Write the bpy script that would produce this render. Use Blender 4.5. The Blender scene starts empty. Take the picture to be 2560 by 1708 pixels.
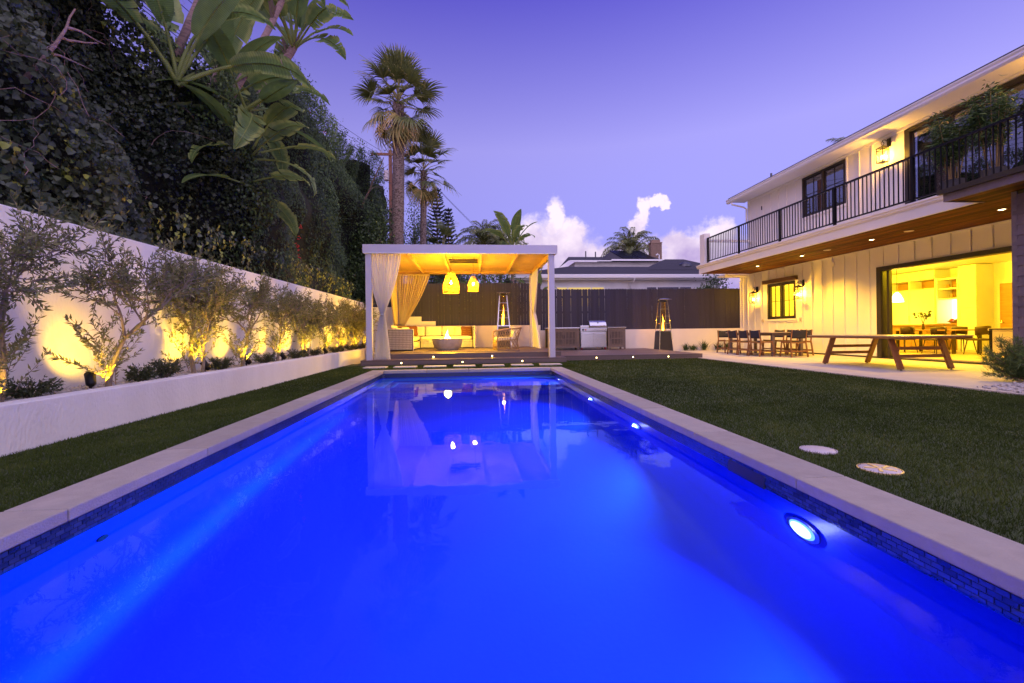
import bpy, math, random
import numpy as np
from mathutils import Vector, Matrix
sc = bpy.context.scene
COL = sc.collection
R = math.radians
rng = np.random.default_rng(7)
random.seed(7)

# ---------------------------------------------------------------- camera
CAM_H, YAW, ROLL = 0.92, R(5.022), 0.0118
cd = bpy.data.cameras.new('camera'); cam = bpy.data.objects.new('camera', cd); COL.objects.link(cam)
cd.sensor_width = 36.0; cd.lens = 16.0; cd.shift_y = -0.0094; cd.clip_start = 0.05; cd.clip_end = 900
_f = Vector((math.sin(YAW), math.cos(YAW), 0)); _r = Vector((math.cos(YAW), -math.sin(YAW), 0)); _u = Vector((0, 0, 1))
_rr = _r*math.cos(ROLL) - _u*math.sin(ROLL); _uu = _u*math.cos(ROLL) + _r*math.sin(ROLL)
cam.matrix_world = Matrix(((_rr.x, _uu.x, -_f.x, 0), (_rr.y, _uu.y, -_f.y, 0), (_rr.z, _uu.z, -_f.z, CAM_H), (0, 0, 0, 1)))
sc.camera = cam

# ---------------------------------------------------------------- world: dusk sky with cumulus on the horizon
world = bpy.data.worlds.new('World'); sc.world = world; world.use_nodes = True
def build_world():
    nt = world.node_tree; N = nt.nodes; L = nt.links
    bg = N['Background']
    sky = N.new('ShaderNodeTexSky'); sky.sky_type = 'NISHITA'; sky.sun_disc = False
    sky.sun_elevation = R(3.0); sky.sun_rotation = R(229); sky.ozone_density = 4.0
    gm = N.new('ShaderNodeGamma'); gm.inputs[1].default_value = 0.5; L.new(sky.outputs[0], gm.inputs[0])
    tint = N.new('ShaderNodeMix'); tint.data_type = 'RGBA'; tint.blend_type = 'MULTIPLY'; tint.inputs[0].default_value = 1
    L.new(gm.outputs[0], tint.inputs[6])
    tc = N.new('ShaderNodeTexCoord'); sep = N.new('ShaderNodeSeparateXYZ'); L.new(tc.outputs['Generated'], sep.inputs[0])
    def m(op, a, b=None, c=None):
        n = N.new('ShaderNodeMath'); n.operation = op
        for i, v in enumerate((a, b, c)):
            if v is None: continue
            if isinstance(v, (int, float)): n.inputs[i].default_value = v
            else: L.new(v, n.inputs[i])
        return n.outputs[0]
    az = m('ARCTAN2', sep.outputs[0], sep.outputs[1]); el = m('ARCSINE', sep.outputs[2])
    # dusk tint by elevation: mauve horizon, lilac band, violet-blue zenith
    tr = N.new('ShaderNodeMapRange'); L.new(el, tr.inputs[0]); tr.inputs[1].default_value = 0; tr.inputs[2].default_value = R(45)
    cr = N.new('ShaderNodeValToRGB'); L.new(tr.outputs[0], cr.inputs[0]); e = cr.color_ramp.elements; e.new(.45); e[2].position = .84
    for i, c in enumerate(((.40, .245, .53), (.66, .33, .565), (.24, .108, .465))): e[i].color = (*c, 1)
    e[0].position = .12; e[1].position = .48
    L.new(cr.outputs[0], tint.inputs[7])
    cmb = N.new('ShaderNodeCombineXYZ'); L.new(az, cmb.inputs[0]); L.new(el, cmb.inputs[1])
    def noise(scale, detail, rough=.55):
        n = N.new('ShaderNodeTexNoise'); n.inputs['Scale'].default_value = scale; n.inputs['Detail'].default_value = detail
        n.inputs['Roughness'].default_value = rough; L.new(cmb.outputs[0], n.inputs['Vector']); return n
    def vm(op, a, b):
        n = N.new('ShaderNodeVectorMath'); n.operation = op
        for i, v in enumerate((a, b)):
            if isinstance(v, tuple): n.inputs[i].default_value = v
            else: L.new(v, n.inputs[i])
        return n
    n1 = noise(26, 6, .62)
    w1 = vm('MULTIPLY', vm('SUBTRACT', n1.outputs['Color'], (.5, .5, .5)).outputs[0], (.075, .075, 0)).outputs[0]
    p = vm('ADD', cmb.outputs[0], w1).outputs[0]
    # cumulus: centre azimuth, elevation, half sizes (degrees)
    blobs = [(7.0, 11.0, 4.5, 3.4), (10.6, 13.6, 1.6, 3.0), (12.6, 11.6, 2.0, 2.9), (9.5, 9.3, 8, 3.8), (16, 8.6, 6, 2.7), (3, 9.5, 5, 2.8), (21.5, 7.8, 4.5, 3.4),
             (20.8, 12.6, 1.15, 2.0), (21.4, 14.3, 1.0, 1.2), (22.6, 15.0, 1.25, .75), (23.8, 14.7, .75, .65), (19.0, 10.4, 1.2, 1.1), (25.5, 9.4, 3.0, 2.3), (29.5, 10, 3.6, 2.6),
             (30, 7.0, 9, 3.6), (38, 8, 9, 3.5), (55, 7, 14, 4), (-30, 6, 18, 3.5), (95, 8, 16, 4), (-85, 7, 20, 4)]
    d = None
    for a, e, sa, se in blobs:
        v = vm('MULTIPLY', vm('SUBTRACT', p, (R(a), R(e), 0)).outputs[0], (1/R(sa), 1/R(se), 0)).outputs[0]
        ln = N.new('ShaderNodeVectorMath'); ln.operation = 'LENGTH'; L.new(v, ln.inputs[0])
        d = ln.outputs[1] if d is None else m('SMOOTH_MIN', d, ln.outputs[1], .25)
    mr = N.new('ShaderNodeMapRange'); mr.interpolation_type = 'SMOOTHSTEP'; L.new(d, mr.inputs[0])
    mr.inputs[1].default_value = 1.05; mr.inputs[2].default_value = .52; mr.inputs[3].default_value = 0; mr.inputs[4].default_value = 1
    # lit tops against the grey-mauve bases
    n2 = noise(17, 5); n3 = noise(60, 4)
    hgt = m('ADD', m('MULTIPLY', el, 7.5), m('MULTIPLY', n2.outputs['Fac'], 1.5))
    hgt = m('ADD', hgt, m('MULTIPLY', n3.outputs['Fac'], .35))
    mr2 = N.new('ShaderNodeMapRange'); L.new(hgt, mr2.inputs[0]); mr2.inputs[1].default_value = 1.75; mr2.inputs[2].default_value = 2.7
    cl = N.new('ShaderNodeMix'); cl.data_type = 'RGBA'; L.new(mr2.outputs[0], cl.inputs[0])
    cl.inputs[6].default_value = (.38, .285, .54, 1); cl.inputs[7].default_value = (.80, .68, .78, 1)
    fin = N.new('ShaderNodeMix'); fin.data_type = 'RGBA'; L.new(mr.outputs[0], fin.inputs[0])
    L.new(tint.outputs[2], fin.inputs[6]); L.new(cl.outputs[2], fin.inputs[7])
    L.new(fin.outputs[2], bg.inputs[0]); bg.inputs[1].default_value = 1.0
build_world()
# last glow of the sunset, behind the camera to the left: one very soft sun
sd = bpy.data.lights.new('sun', 'SUN'); sun = bpy.data.objects.new('sun', sd); COL.objects.link(sun)
sd.energy = 2.15; sd.angle = R(120); sd.color = (.95, .80, 1.0)
sun.rotation_euler = Vector((-.05, .58, -.78)).to_track_quat('-Z', 'Y').to_euler()
vs = sc.view_settings; vs.view_transform = 'Standard'; vs.look = 'None'; vs.gamma = 1; vs.exposure = 0.45
cy = sc.cycles
cy.use_denoising = True; cy.sample_clamp_indirect = 4.0; cy.max_bounces = 10; cy.diffuse_bounces = 3; cy.glossy_bounces = 4
cy.transmission_bounces = 8; cy.transparent_max_bounces = 24; cy.caustics_reflective = False; cy.blur_glossy = 0.5

# ---------------------------------------------------------------- materials
MATS = {}
def _nodes(name):
    mt = bpy.data.materials.new(name); mt.use_nodes = True
    nt = mt.node_tree; return mt, nt, nt.nodes, nt.links, nt.nodes['Principled BSDF']
def mat(name, col, rough=.6, var=.12, scale=5., bump=0., bscale=60., metal=0., rnd=0., stretch=(1, 1, 1), spec=.5, col2=None, c2scale=2., c2lo=.5, c2hi=.7, coat=0.):
    """principled surface: noise-varied colour, per-object variation, fine bump, optional second colour in patches"""
    mt, nt, N, L, P = _nodes(name)
    tc = N.new('ShaderNodeTexCoord'); mp = N.new('ShaderNodeMapping'); L.new(tc.outputs['Object'], mp.inputs[0]); mp.inputs['Scale'].default_value = stretch
    oi = N.new('ShaderNodeObjectInfo')
    if rnd:
        ml = N.new('ShaderNodeMath'); ml.operation = 'MULTIPLY'; ml.inputs[1].default_value = 37.; L.new(oi.outputs['Random'], ml.inputs[0]); L.new(ml.outputs[0], mp.inputs['Location'])
    ns = N.new('ShaderNodeTexNoise'); ns.inputs['Scale'].default_value = scale; ns.inputs['Detail'].default_value = 5; ns.inputs['Roughness'].default_value = .6; L.new(mp.outputs[0], ns.inputs['Vector'])
    mr = N.new('ShaderNodeMapRange'); L.new(ns.outputs['Fac'], mr.inputs[0]); mr.inputs[1].default_value = .25; mr.inputs[2].default_value = .75
    mr.inputs[3].default_value = 1-var; mr.inputs[4].default_value = 1+var
    val = mr.outputs[0]
    if rnd:
        m2 = N.new('ShaderNodeMapRange'); L.new(oi.outputs['Random'], m2.inputs[0]); m2.inputs[3].default_value = 1-rnd; m2.inputs[4].default_value = 1+rnd
        mm = N.new('ShaderNodeMath'); mm.operation = 'MULTIPLY'; L.new(val, mm.inputs[0]); L.new(m2.outputs[0], mm.inputs[1]); val = mm.outputs[0]
    hs = N.new('ShaderNodeHueSaturation'); hs.inputs['Color'].default_value = (*col, 1); L.new(val, hs.inputs['Value'])
    out = hs.outputs[0]
    if col2:
        n2 = N.new('ShaderNodeTexNoise'); n2.inputs['Scale'].default_value = c2scale; n2.inputs['Detail'].default_value = 6; L.new(mp.outputs[0], n2.inputs['Vector'])
        r2 = N.new('ShaderNodeMapRange'); L.new(n2.outputs['Fac'], r2.inputs[0]); r2.inputs[1].default_value = c2lo; r2.inputs[2].default_value = c2hi
        mx = N.new('ShaderNodeMix'); mx.data_type = 'RGBA'; L.new(r2.outputs[0], mx.inputs[0]); L.new(out, mx.inputs[6]); mx.inputs[7].default_value = (*col2, 1); out = mx.outputs[2]
    L.new(out, P.inputs['Base Color'])
    rr = N.new('ShaderNodeMapRange'); L.new(ns.outputs['Fac'], rr.inputs[0]); rr.inputs[3].default_value = max(.02, rough-.08); rr.inputs[4].default_value = min(1, rough+.08); L.new(rr.outputs[0], P.inputs['Roughness'])
    P.inputs['Metallic'].default_value = metal; P.inputs['Specular IOR Level'].default_value = spec; P.inputs['Coat Weight'].default_value = coat
    if bump:
        nb = N.new('ShaderNodeTexNoise'); nb.inputs['Scale'].default_value = bscale; nb.inputs['Detail'].default_value = 4; L.new(mp.outputs[0], nb.inputs['Vector'])
        bp = N.new('ShaderNodeBump'); bp.inputs['Strength'].default_value = bump; bp.inputs['Distance'].default_value = .02; L.new(nb.outputs['Fac'], bp.inputs['Height']); L.new(bp.outputs[0], P.inputs['Normal'])
    MATS[name] = mt; return mt
def emit(name, col, s):
    mt, nt, N, L, P = _nodes(name)
    P.inputs['Base Color'].default_value = (*[min(1, c) for c in col], 1); P.inputs['Emission Color'].default_value = (*col, 1); P.inputs['Emission Strength'].default_value = s
    MATS[name] = mt; return mt
def leafmat(name, ramp, rough=.45, trans=.25, spec=.5, veins=False):
    """leaf colour picked by the per-leaf attribute 'tint'; part of the light passes through"""
    mt, nt, N, L, P = _nodes(name)
    at = N.new('ShaderNodeAttribute'); at.attribute_name = 'tint'
    cr = N.new('ShaderNodeValToRGB'); L.new(at.outputs['Fac'], cr.inputs[0])
    e = cr.color_ramp.elements
    while len(e) < len(ramp): e.new(.5)
    for i, (p, c) in enumerate(ramp): e[i].position = p; e[i].color = (*c, 1)
    colr = cr.outputs[0]
    if veins:
        tc = N.new('ShaderNodeTexCoord'); mp = N.new('ShaderNodeMapping'); mp.inputs['Scale'].default_value = (1, 1, 1); L.new(tc.outputs['Object'], mp.inputs[0])
        n1 = N.new('ShaderNodeTexNoise'); n1.inputs['Scale'].default_value = 3.; n1.inputs['Detail'].default_value = 6; L.new(mp.outputs[0], n1.inputs['Vector'])
        wv = N.new('ShaderNodeTexWave'); wv.bands_direction = 'Z'; wv.inputs['Scale'].default_value = 14; wv.inputs['Distortion'].default_value = 2.5; L.new(mp.outputs[0], wv.inputs['Vector'])
        ad = N.new('ShaderNodeMath'); ad.operation = 'MULTIPLY_ADD'; L.new(wv.outputs['Fac'], ad.inputs[0]); ad.inputs[1].default_value = .22; L.new(n1.outputs['Fac'], ad.inputs[2])
        mr = N.new('ShaderNodeMapRange'); L.new(ad.outputs[0], mr.inputs[0]); mr.inputs[1].default_value = .3; mr.inputs[2].default_value = .95; mr.inputs[3].default_value = .55; mr.inputs[4].default_value = 1.5
        hs = N.new('ShaderNodeHueSaturation'); L.new(colr, hs.inputs['Color']); L.new(mr.outputs[0], hs.inputs['Value']); colr = hs.outputs[0]
        bp = N.new('ShaderNodeBump'); bp.inputs['Strength'].default_value = .5; bp.inputs['Distance'].default_value = .01; L.new(wv.outputs['Fac'], bp.inputs['Height']); L.new(bp.outputs[0], P.inputs['Normal'])
    L.new(colr, P.inputs['Base Color']); P.inputs['Roughness'].default_value = rough; P.inputs['Specular IOR Level'].default_value = spec
    tr = N.new('ShaderNodeBsdfTranslucent'); L.new(colr, tr.inputs[0])
    mx = N.new('ShaderNodeMixShader'); mx.inputs[0].default_value = trans; L.new(P.outputs[0], mx.inputs[1]); L.new(tr.outputs[0], mx.inputs[2])
    L.new(mx.outputs[0], N['Material Output'].inputs[0]); MATS[name] = mt; return mt
def fabric(name, col, trans=.35, clear=.1):
    mt, nt, N, L, P = _nodes(name)
    tc = N.new('ShaderNodeTexCoord'); wv = N.new('ShaderNodeTexNoise'); wv.inputs['Scale'].default_value = 90; L.new(tc.outputs['Object'], wv.inputs['Vector'])
    bp = N.new('ShaderNodeBump'); bp.inputs['Strength'].default_value = .15; bp.inputs['Distance'].default_value = .01; L.new(wv.outputs['Fac'], bp.inputs['Height'])
    P.inputs['Base Color'].default_value = (*col, 1); P.inputs['Roughness'].default_value = .9; P.inputs['Specular IOR Level'].default_value = .1; L.new(bp.outputs[0], P.inputs['Normal'])
    tr = N.new('ShaderNodeBsdfTranslucent'); tr.inputs[0].default_value = (*col, 1)
    m1 = N.new('ShaderNodeMixShader'); m1.inputs[0].default_value = trans; L.new(P.outputs[0], m1.inputs[1]); L.new(tr.outputs[0], m1.inputs[2])
    o = m1.outputs[0]
    if clear:
        tp = N.new('ShaderNodeBsdfTransparent'); m2 = N.new('ShaderNodeMixShader'); m2.inputs[0].default_value = clear; L.new(o, m2.inputs[1]); L.new(tp.outputs[0], m2.inputs[2]); o = m2.outputs[0]
    L.new(o, N['Material Output'].inputs[0]); MATS[name] = mt; return mt
def thin_glass(name, tintc=(1, 1, 1), ior=1.45, rough=.0):
    mt, nt, N, L, P = _nodes(name)
    lw = N.new('ShaderNodeLayerWeight'); lw.inputs[0].default_value = .5; f0 = ((ior-1)/(ior+1))**2        # Schlick reflectance, same from both sides
    pw = N.new('ShaderNodeMath'); pw.operation = 'POWER'; L.new(lw.outputs['Facing'], pw.inputs[0]); pw.inputs[1].default_value = 5
    fr = N.new('ShaderNodeMath'); fr.operation = 'MULTIPLY_ADD'; L.new(pw.outputs[0], fr.inputs[0]); fr.inputs[1].default_value = 1-f0; fr.inputs[2].default_value = f0
    tp = N.new('ShaderNodeBsdfTransparent'); tp.inputs[0].default_value = (*tintc, 1)
    gl = N.new('ShaderNodeBsdfGlossy'); gl.inputs['Roughness'].default_value = rough
    mx = N.new('ShaderNodeMixShader'); L.new(fr.outputs[0], mx.inputs[0]); L.new(tp.outputs[0], mx.inputs[1]); L.new(gl.outputs[0], mx.inputs[2])
    L.new(mx.outputs[0], N['Material Output'].inputs[0]); MATS[name] = mt; return mt

WARM = (1.0, .58, .04)
mat('stucco', (.78, .77, .75), .85, .07, 1.6, .55, 38, col2=(.66, .64, .61), c2scale=1.1, c2lo=.48, c2hi=.85, stretch=(1, 1, .45))
mat('stucco_warm', (.74, .70, .64), .85, .06, 1.4, .3, 55)
mat('coping', (.36, .315, .275), .8, .12, 9, .3, 90, rnd=.13, col2=(.33, .30, .27), c2scale=3.5, c2lo=.5, c2hi=.72)
mat('tile', (.028, .038, .105), .22, .3, 8, .08, 60, rnd=.55, spec=.6)
mat('grout', (.10, .10, .14), .8, .1, 20)
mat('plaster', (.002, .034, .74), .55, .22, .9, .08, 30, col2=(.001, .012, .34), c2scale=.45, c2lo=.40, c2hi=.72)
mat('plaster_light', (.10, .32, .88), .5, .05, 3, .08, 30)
mat('soil', (.014, .016, .010), .95, .3, 6, .6, 30)
mat('ground', (.16, .14, .11), .95, .2, 2, .3, 30)
mat('gravel', (.42, .39, .35), .9, .25, 30, .8, 60, col2=(.2, .17, .14), c2scale=12)
mat('pebble', (.46, .43, .39), .7, .2, 20, rnd=.0)
mat('turf', (.05, .07, .02), .95, .3, 18, .6, 160, col2=(.03, .045, .014), c2scale=5)
mat('concrete', (.50, .46, .41), .75, .07, 2.5, .18, 110, col2=(.42, .39, .35), c2scale=1.2, c2lo=.5, c2hi=.75)
mat('deck', (.135, .095, .085), .6, .14, 4, .15, 60, rnd=.12, stretch=(.6, 6, 6))
mat('white_paint', (.80, .79, .77), .5, .03, 3, .05, 60)
mat('pergola_paint', (.52, .49, .56), .5, .03, 3, .06, 70)
mat('plywood', (.50, .30, .13), .6, .16, 2.2, .08, 50, rnd=.08, stretch=(1, 5, 1))
mat('fence', (.025, .023, .048), .75, .16, 3, .35, 40, rnd=.16, stretch=(6, 6, .7))
mat('siding', (.80, .78, .74), .55, .03, 2, .06, 60)
mat('black_metal', (.012, .012, .014), .4, .2, 6, metal=.6)
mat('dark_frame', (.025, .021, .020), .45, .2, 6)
mat('soffit_wood', (.085, .030, .009), .75, .6, 3.2, .12, 40, rnd=.55, stretch=(4, .5, 4), spec=.12)
mat('beam_wood', (.10, .05, .025), .6, .3, 4, .2, 40, stretch=(6, .8, 6))
mat('teak', (.26, .115, .045), .5, .25, 5, .12, 50, rnd=.12, stretch=(3, 3, 1))
mat('teak_grey', (.17, .125, .10), .65, .2, 5, .15, 50, rnd=.12, stretch=(2, 2, 5))
mat('iroko', (.23, .085, .03), .42, .25, 4, .08, 50, stretch=(4, 1, 4), coat=.2)
mat('table_top', (.30, .24, .20), .35, .1, 4, stretch=(4, 1, 1))
mat('navy', (.016, .018, .045), .85, .15, 30, .2, 300)
mat('wicker', (.52, .48, .42), .7, .12, 12, .1, 80)
mat('rattan', (.34, .21, .11), .6, .2, 14, .15, 90)
mat('shade_fibre', (.50, .27, .07), .7, .25, 18, .1, 90)
fabric('cream_fabric', (.80, .70, .46), .15, 0)
fabric('brown_fabric', (.15, .055, .022), .1, 0)
fabric('olive_fabric', (.26, .17, .06), .1, 0)
fabric('curtain', (.80, .79, .80), .32, .10)
fabric('sheer', (.78, .62, .40), .40, .22)  # curtain cloth with the golden lamplight tinted into its colour
mat('cast_stone', (.36, .34, .32), .8, .14, 6, .3, 70, col2=(.27, .255, .24), c2scale=4)
mat('steel', (.62, .62, .64), .24, .05, 8, metal=1., stretch=(.5, 6, 6))
mat('steel_dark', (.10, .10, .11), .4, .1, 8, metal=.9)
mat('red_knob', (.35, .01, .01), .35, .05)
mat('bark', (.16, .115, .085), .9, .35, 22, .7, 60, stretch=(1, 1, .6))
mat('olive_bark', (.23, .18, .13), .85, .25, 20, .4, 70)
mat('palm_bark', (.24, .18, .155), .92, .45, 9, 1.0, 16, stretch=(1, 1, 1.6), col2=(.10, .065, .055), c2scale=11, c2lo=.48, c2hi=.58)
mat('bop_bark', (.30, .19, .17), .85, .3, 6, .6, 14, stretch=(1, 1, 5), col2=(.14, .085, .09), c2scale=5)
mat('pole_wood', (.20, .09, .055), .9, .25, 6, .2, 30, stretch=(4, 4, .5))
mat('roof_shingle', (.036, .033, .042), .9, .4, 30, .5, 50, stretch=(1, 3, 3))
mat('solar', (.006, .007, .012), .25, .2, 5)
mat('chimney_brick', (.30, .20, .14), .9, .3, 10, .3, 40, rnd=.25)
mat('shingle', (.15, .125, .14), .8, .2, 6, .3, 40, rnd=.15)
mat('rug', (.17, .13, .12), .95, .3, 7, .2, 80, stretch=(9, .4, 1), col2=(.07, .05, .055), c2scale=5)
mat('cabinet_white', (.82, .80, .74), .4, .02, 2)
mat('kitchen_wood', (.42, .22, .07), .5, .2, 4, stretch=(1, .5, 4), rnd=.1)
mat('chair_dark', (.05, .025, .012), .5, .2, 5)
mat('oak_floor', (.62, .50, .34), .35, .12, 3, stretch=(4, .6, 1))
mat('pot', (.05, .05, .055), .6, .2, 6)
mat('leaf_red', (.75, .05, .03), .5, .1)
mat('plate', (.52, .46, .46), .6, .05, 6)
thin_glass('glass'); thin_glass('window_glass', (.6, .6, .65), 3.2); thin_glass('lamp_glass', (1, .97, .9), 1.3)
thin_glass('tube_glass', (1, .80, .45), 1.35); emit('flame_amber', (1., .48, .06), 9)
emit('bulb', (1., .78, .42), 30); emit('bulb_soft', (1., .72, .28), 9); emit('step_led', (1., .70, .22), 12); emit('can_led', (1., .80, .42), 14)
emit('flame', (1., .68, .20), 16); emit('flame_soft', (1., .50, .08), 5); emit('pool_led', (.55, .70, 1.), 9); emit('pool_led_mid', (.30, .50, 1.), 4); emit('pool_led_rim', (.10, .28, 1.), 2); emit('pendant_glow', (1., .82, .42), 5); emit('lamp_shade_glow', (1, .8, .38), 4)
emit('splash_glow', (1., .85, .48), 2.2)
leafmat('ivy_leaf', [(0, (.022, .034, .016)), (.35, (.058, .078, .036)), (.7, (.10, .125, .058)), (.86, (.16, .17, .07)), (.92, (.24, .30, .05)), (1, (.46, .46, .08))], .42, .22, .5)
leafmat('vine_leaf', [(0, (0.032, 0.055, 0.020)), (.5, (0.068, 0.114, 0.032)), (.9, (0.137, 0.216, 0.055)), (1, (0.251, 0.342, 0.091))], .5, .25)
leafmat('olive_leaf', [(0, (.085, .095, .030)), (.5, (.18, .185, .070)), (1, (.34, .34, .15))], .55, .3, .35)
leafmat('shrub_leaf', [(0, (0.023, 0.039, 0.016)), (.6, (0.058, 0.081, 0.029)), (1, (0.130, 0.130, 0.039))], .6, .2)
leafmat('palm_leaf', [(0, (0.085, 0.109, 0.035)), (.5, (0.166, 0.194, 0.055)), (.85, (0.393, 0.334, 0.096)), (1, (0.786, 0.545, 0.199))], .45, .25)
leafmat('paddle_leaf', [(0, (0.079, 0.146, 0.053)), (.5, (0.185, 0.277, 0.079)), (.8, (0.421, 0.474, 0.131)), (1, (0.900, 0.790, 0.185))], .42, .45, veins=True)
leafmat('pine_leaf', [(0, (0.014, 0.031, 0.018)), (.6, (0.031, 0.056, 0.031)), (1, (0.070, 0.098, 0.042))], .55, .1)
leafmat('bamboo_leaf', [(0, (.022, .050, .018)), (.6, (.06, .12, .03)), (1, (.14, .22, .05))], .45, .3)
leafmat('grass_leaf', [(0, (.024, .040, .006)), (.5, (.050, .076, .012)), (.9, (.082, .110, .020)), (1, (.14, .15, .04))], .75, .15, .15)

# ---------------------------------------------------------------- builders
def put(o, label=None, cat=None, group=None, kind=None):
    if label: o['label'] = label
    if cat: o['category'] = cat
    if group: o['group'] = group
    if kind: o['kind'] = kind
    return o
def thing(name, label, cat, loc=(0, 0, 0), rz=0, group=None):
    o = bpy.data.objects.new(name, None); o.empty_display_size = .2; COL.objects.link(o)
    o.location = loc; o.rotation_euler = (0, 0, rz); return put(o, label, cat, group)
def wloc(p):
    v = Vector((0, 0, 0))
    while p is not None: v += p.location; p = p.parent
    return v
def link(name, me, parent=None, loc=(0, 0, 0), rot=(0, 0, 0), scale=(1, 1, 1)):
    o = bpy.data.objects.new(name, me); COL.objects.link(o); o.parent = parent; o.location = loc; o.rotation_euler = rot; o.scale = scale; return o
def copy_tree(o, parent=None):
    c = o.copy(); COL.objects.link(c); c.parent = parent
    for ch in list(o.children): copy_tree(ch, c)
    return c
class MB:
    """collects simple solids into one mesh"""
    def __init__(s): s.v = []; s.f = []
    def add(s, vs, fs):
        n = len(s.v); s.v += [tuple(v) for v in vs]; s.f += [tuple(i+n for i in f) for f in fs]; return s
    def box(s, x0, x1, y0, y1, z0, z1):
        return s.add([(x0, y0, z0), (x1, y0, z0), (x1, y1, z0), (x0, y1, z0), (x0, y0, z1), (x1, y0, z1), (x1, y1, z1), (x0, y1, z1)],
                     [(0, 3, 2, 1), (4, 5, 6, 7), (0, 1, 5, 4), (1, 2, 6, 5), (2, 3, 7, 6), (3, 0, 4, 7)])
    def bar(s, a, b, w, h=None, up=(0, 0, 1), w2=None, h2=None):
        h = w if h is None else h; w2 = w if w2 is None else w2; h2 = h if h2 is None else h2
        a = Vector(a); b = Vector(b); d = (b-a).normalized(); u = Vector(up)
        if abs(d.dot(u)) > .98: u = Vector((0, 1, 0))
        x = d.cross(u).normalized(); u = x.cross(d)
        vs = [a+x*sx*w/2+u*sy*h/2 for sx, sy in ((-1, -1), (1, -1), (1, 1), (-1, 1))]+[b+x*sx*w2/2+u*sy*h2/2 for sx, sy in ((-1, -1), (1, -1), (1, 1), (-1, 1))]
        return s.add(vs, [(0, 1, 2, 3), (7, 6, 5, 4), (0, 4, 5, 1), (1, 5, 6, 2), (2, 6, 7, 3), (3, 7, 4, 0)])
    def tube(s, pts, rad, n=8, cap=True):
        pts = [Vector(p) for p in pts]
        if not hasattr(rad, '__len__'): rad = [rad]*len(pts)
        prev = None; vs = []; fs = []
        for i, p in enumerate(pts):
            d = (pts[min(i+1, len(pts)-1)]-pts[max(i-1, 0)])
            d = d.normalized() if d.length > 1e-9 else Vector((0, 0, 1))
            if prev is None:
                u = Vector((0, 0, 1)) if abs(d.z) < .9 else Vector((1, 0, 0)); x = d.cross(u).normalized()
            else: x = (prev-d*prev.dot(d)).normalized()
            prev = x; y = d.cross(x)
            for k in range(n):
                t = 2*math.pi*k/n; vs.append(p+(x*math.cos(t)+y*math.sin(t))*rad[i])
        for i in range(len(pts)-1):
            for k in range(n):
                k2 = (k+1) % n; fs.append((i*n+k, i*n+k2, (i+1)*n+k2, (i+1)*n+k))
        if cap: fs += [tuple(range(n-1, -1, -1)), tuple((len(pts)-1)*n+k for k in range(n))]
        return s.add(vs, fs)
    def lathe(s, prof, n=24, c=(0, 0, 0), cap0=True, cap1=False):
        vs = []; fs = []
        for r, z in prof:
            for k in range(n): t = 2*math.pi*k/n; vs.append((c[0]+r*math.cos(t), c[1]+r*math.sin(t), c[2]+z))
        for i in range(len(prof)-1):
            for k in range(n): k2 = (k+1) % n; fs.append((i*n+k, i*n+k2, (i+1)*n+k2, (i+1)*n+k))
        if cap0: fs.append(tuple(range(n-1, -1, -1)))
        if cap1: fs.append(tuple((len(prof)-1)*n+k for k in range(n)))
        return s.add(vs, fs)
    def cushion(s, c, size, p=.28, n=14, pinch=0.):
        """rounded, slightly domed cushion (superellipsoid)"""
        sg = lambda v, e: math.copysign(abs(v)**e, v); m_ = n; vs = []; fs = []
        for i in range(m_+1):
            ph = -math.pi/2+math.pi*i/m_
            for k in range(2*n):
                t = 2*math.pi*k/(2*n); e2 = p
                x = sg(math.cos(ph), .55)*sg(math.cos(t), e2); y = sg(math.cos(ph), .55)*sg(math.sin(t), e2); z = sg(math.sin(ph), .6)
                if pinch:
                    q = max(0, abs(x)*abs(y)); z *= (1-pinch*q); x *= 1+.10*pinch*q; y *= 1+.10*pinch*q
                    x *= 1-.07*pinch*(1-abs(y)); y *= 1-.07*pinch*(1-abs(x))
                vs.append((c[0]+x*size[0]/2, c[1]+y*size[1]/2, c[2]+z*size[2]/2))
        for i in range(m_):
            for k in range(2*n): k2 = (k+1) % (2*n); fs.append((i*2*n+k, i*2*n+k2, (i+1)*2*n+k2, (i+1)*2*n+k))
        return s.add(vs, fs)
    def xf(s, M):
        s.v = [tuple(M @ Vector(v)) for v in s.v]; return s
    def mesh(s, name, m, off=None):
        me = bpy.data.meshes.new(name)
        vs = s.v if off is None else [(x-off[0], y-off[1], z-off[2]) for x, y, z in s.v]
        me.from_pydata(vs, [], s.f); me.materials.append(MATS[m] if isinstance(m, str) else m); me.update(); return me
    def build(s, name, m, parent=None, w=True, smooth=False, bevel=0., seg=2):
        off = wloc(parent) if (w and parent is not None) else None
        me = s.mesh(name, m, off); o = link(name, me, parent)
        if smooth:
            me.polygons.foreach_set('use_smooth', [True]*len(me.polygons))
            if smooth == 'auto':
                me.set_sharp_from_angle(angle=R(40))
        if bevel:
            b = o.modifiers.new('bevel', 'BEVEL'); b.width = bevel; b.segments = seg; b.limit_method = 'ANGLE'; b.angle_limit = R(40)
        return o
def nrm(a): return a/np.maximum(np.linalg.norm(a, axis=-1, keepdims=True), 1e-9)
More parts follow.
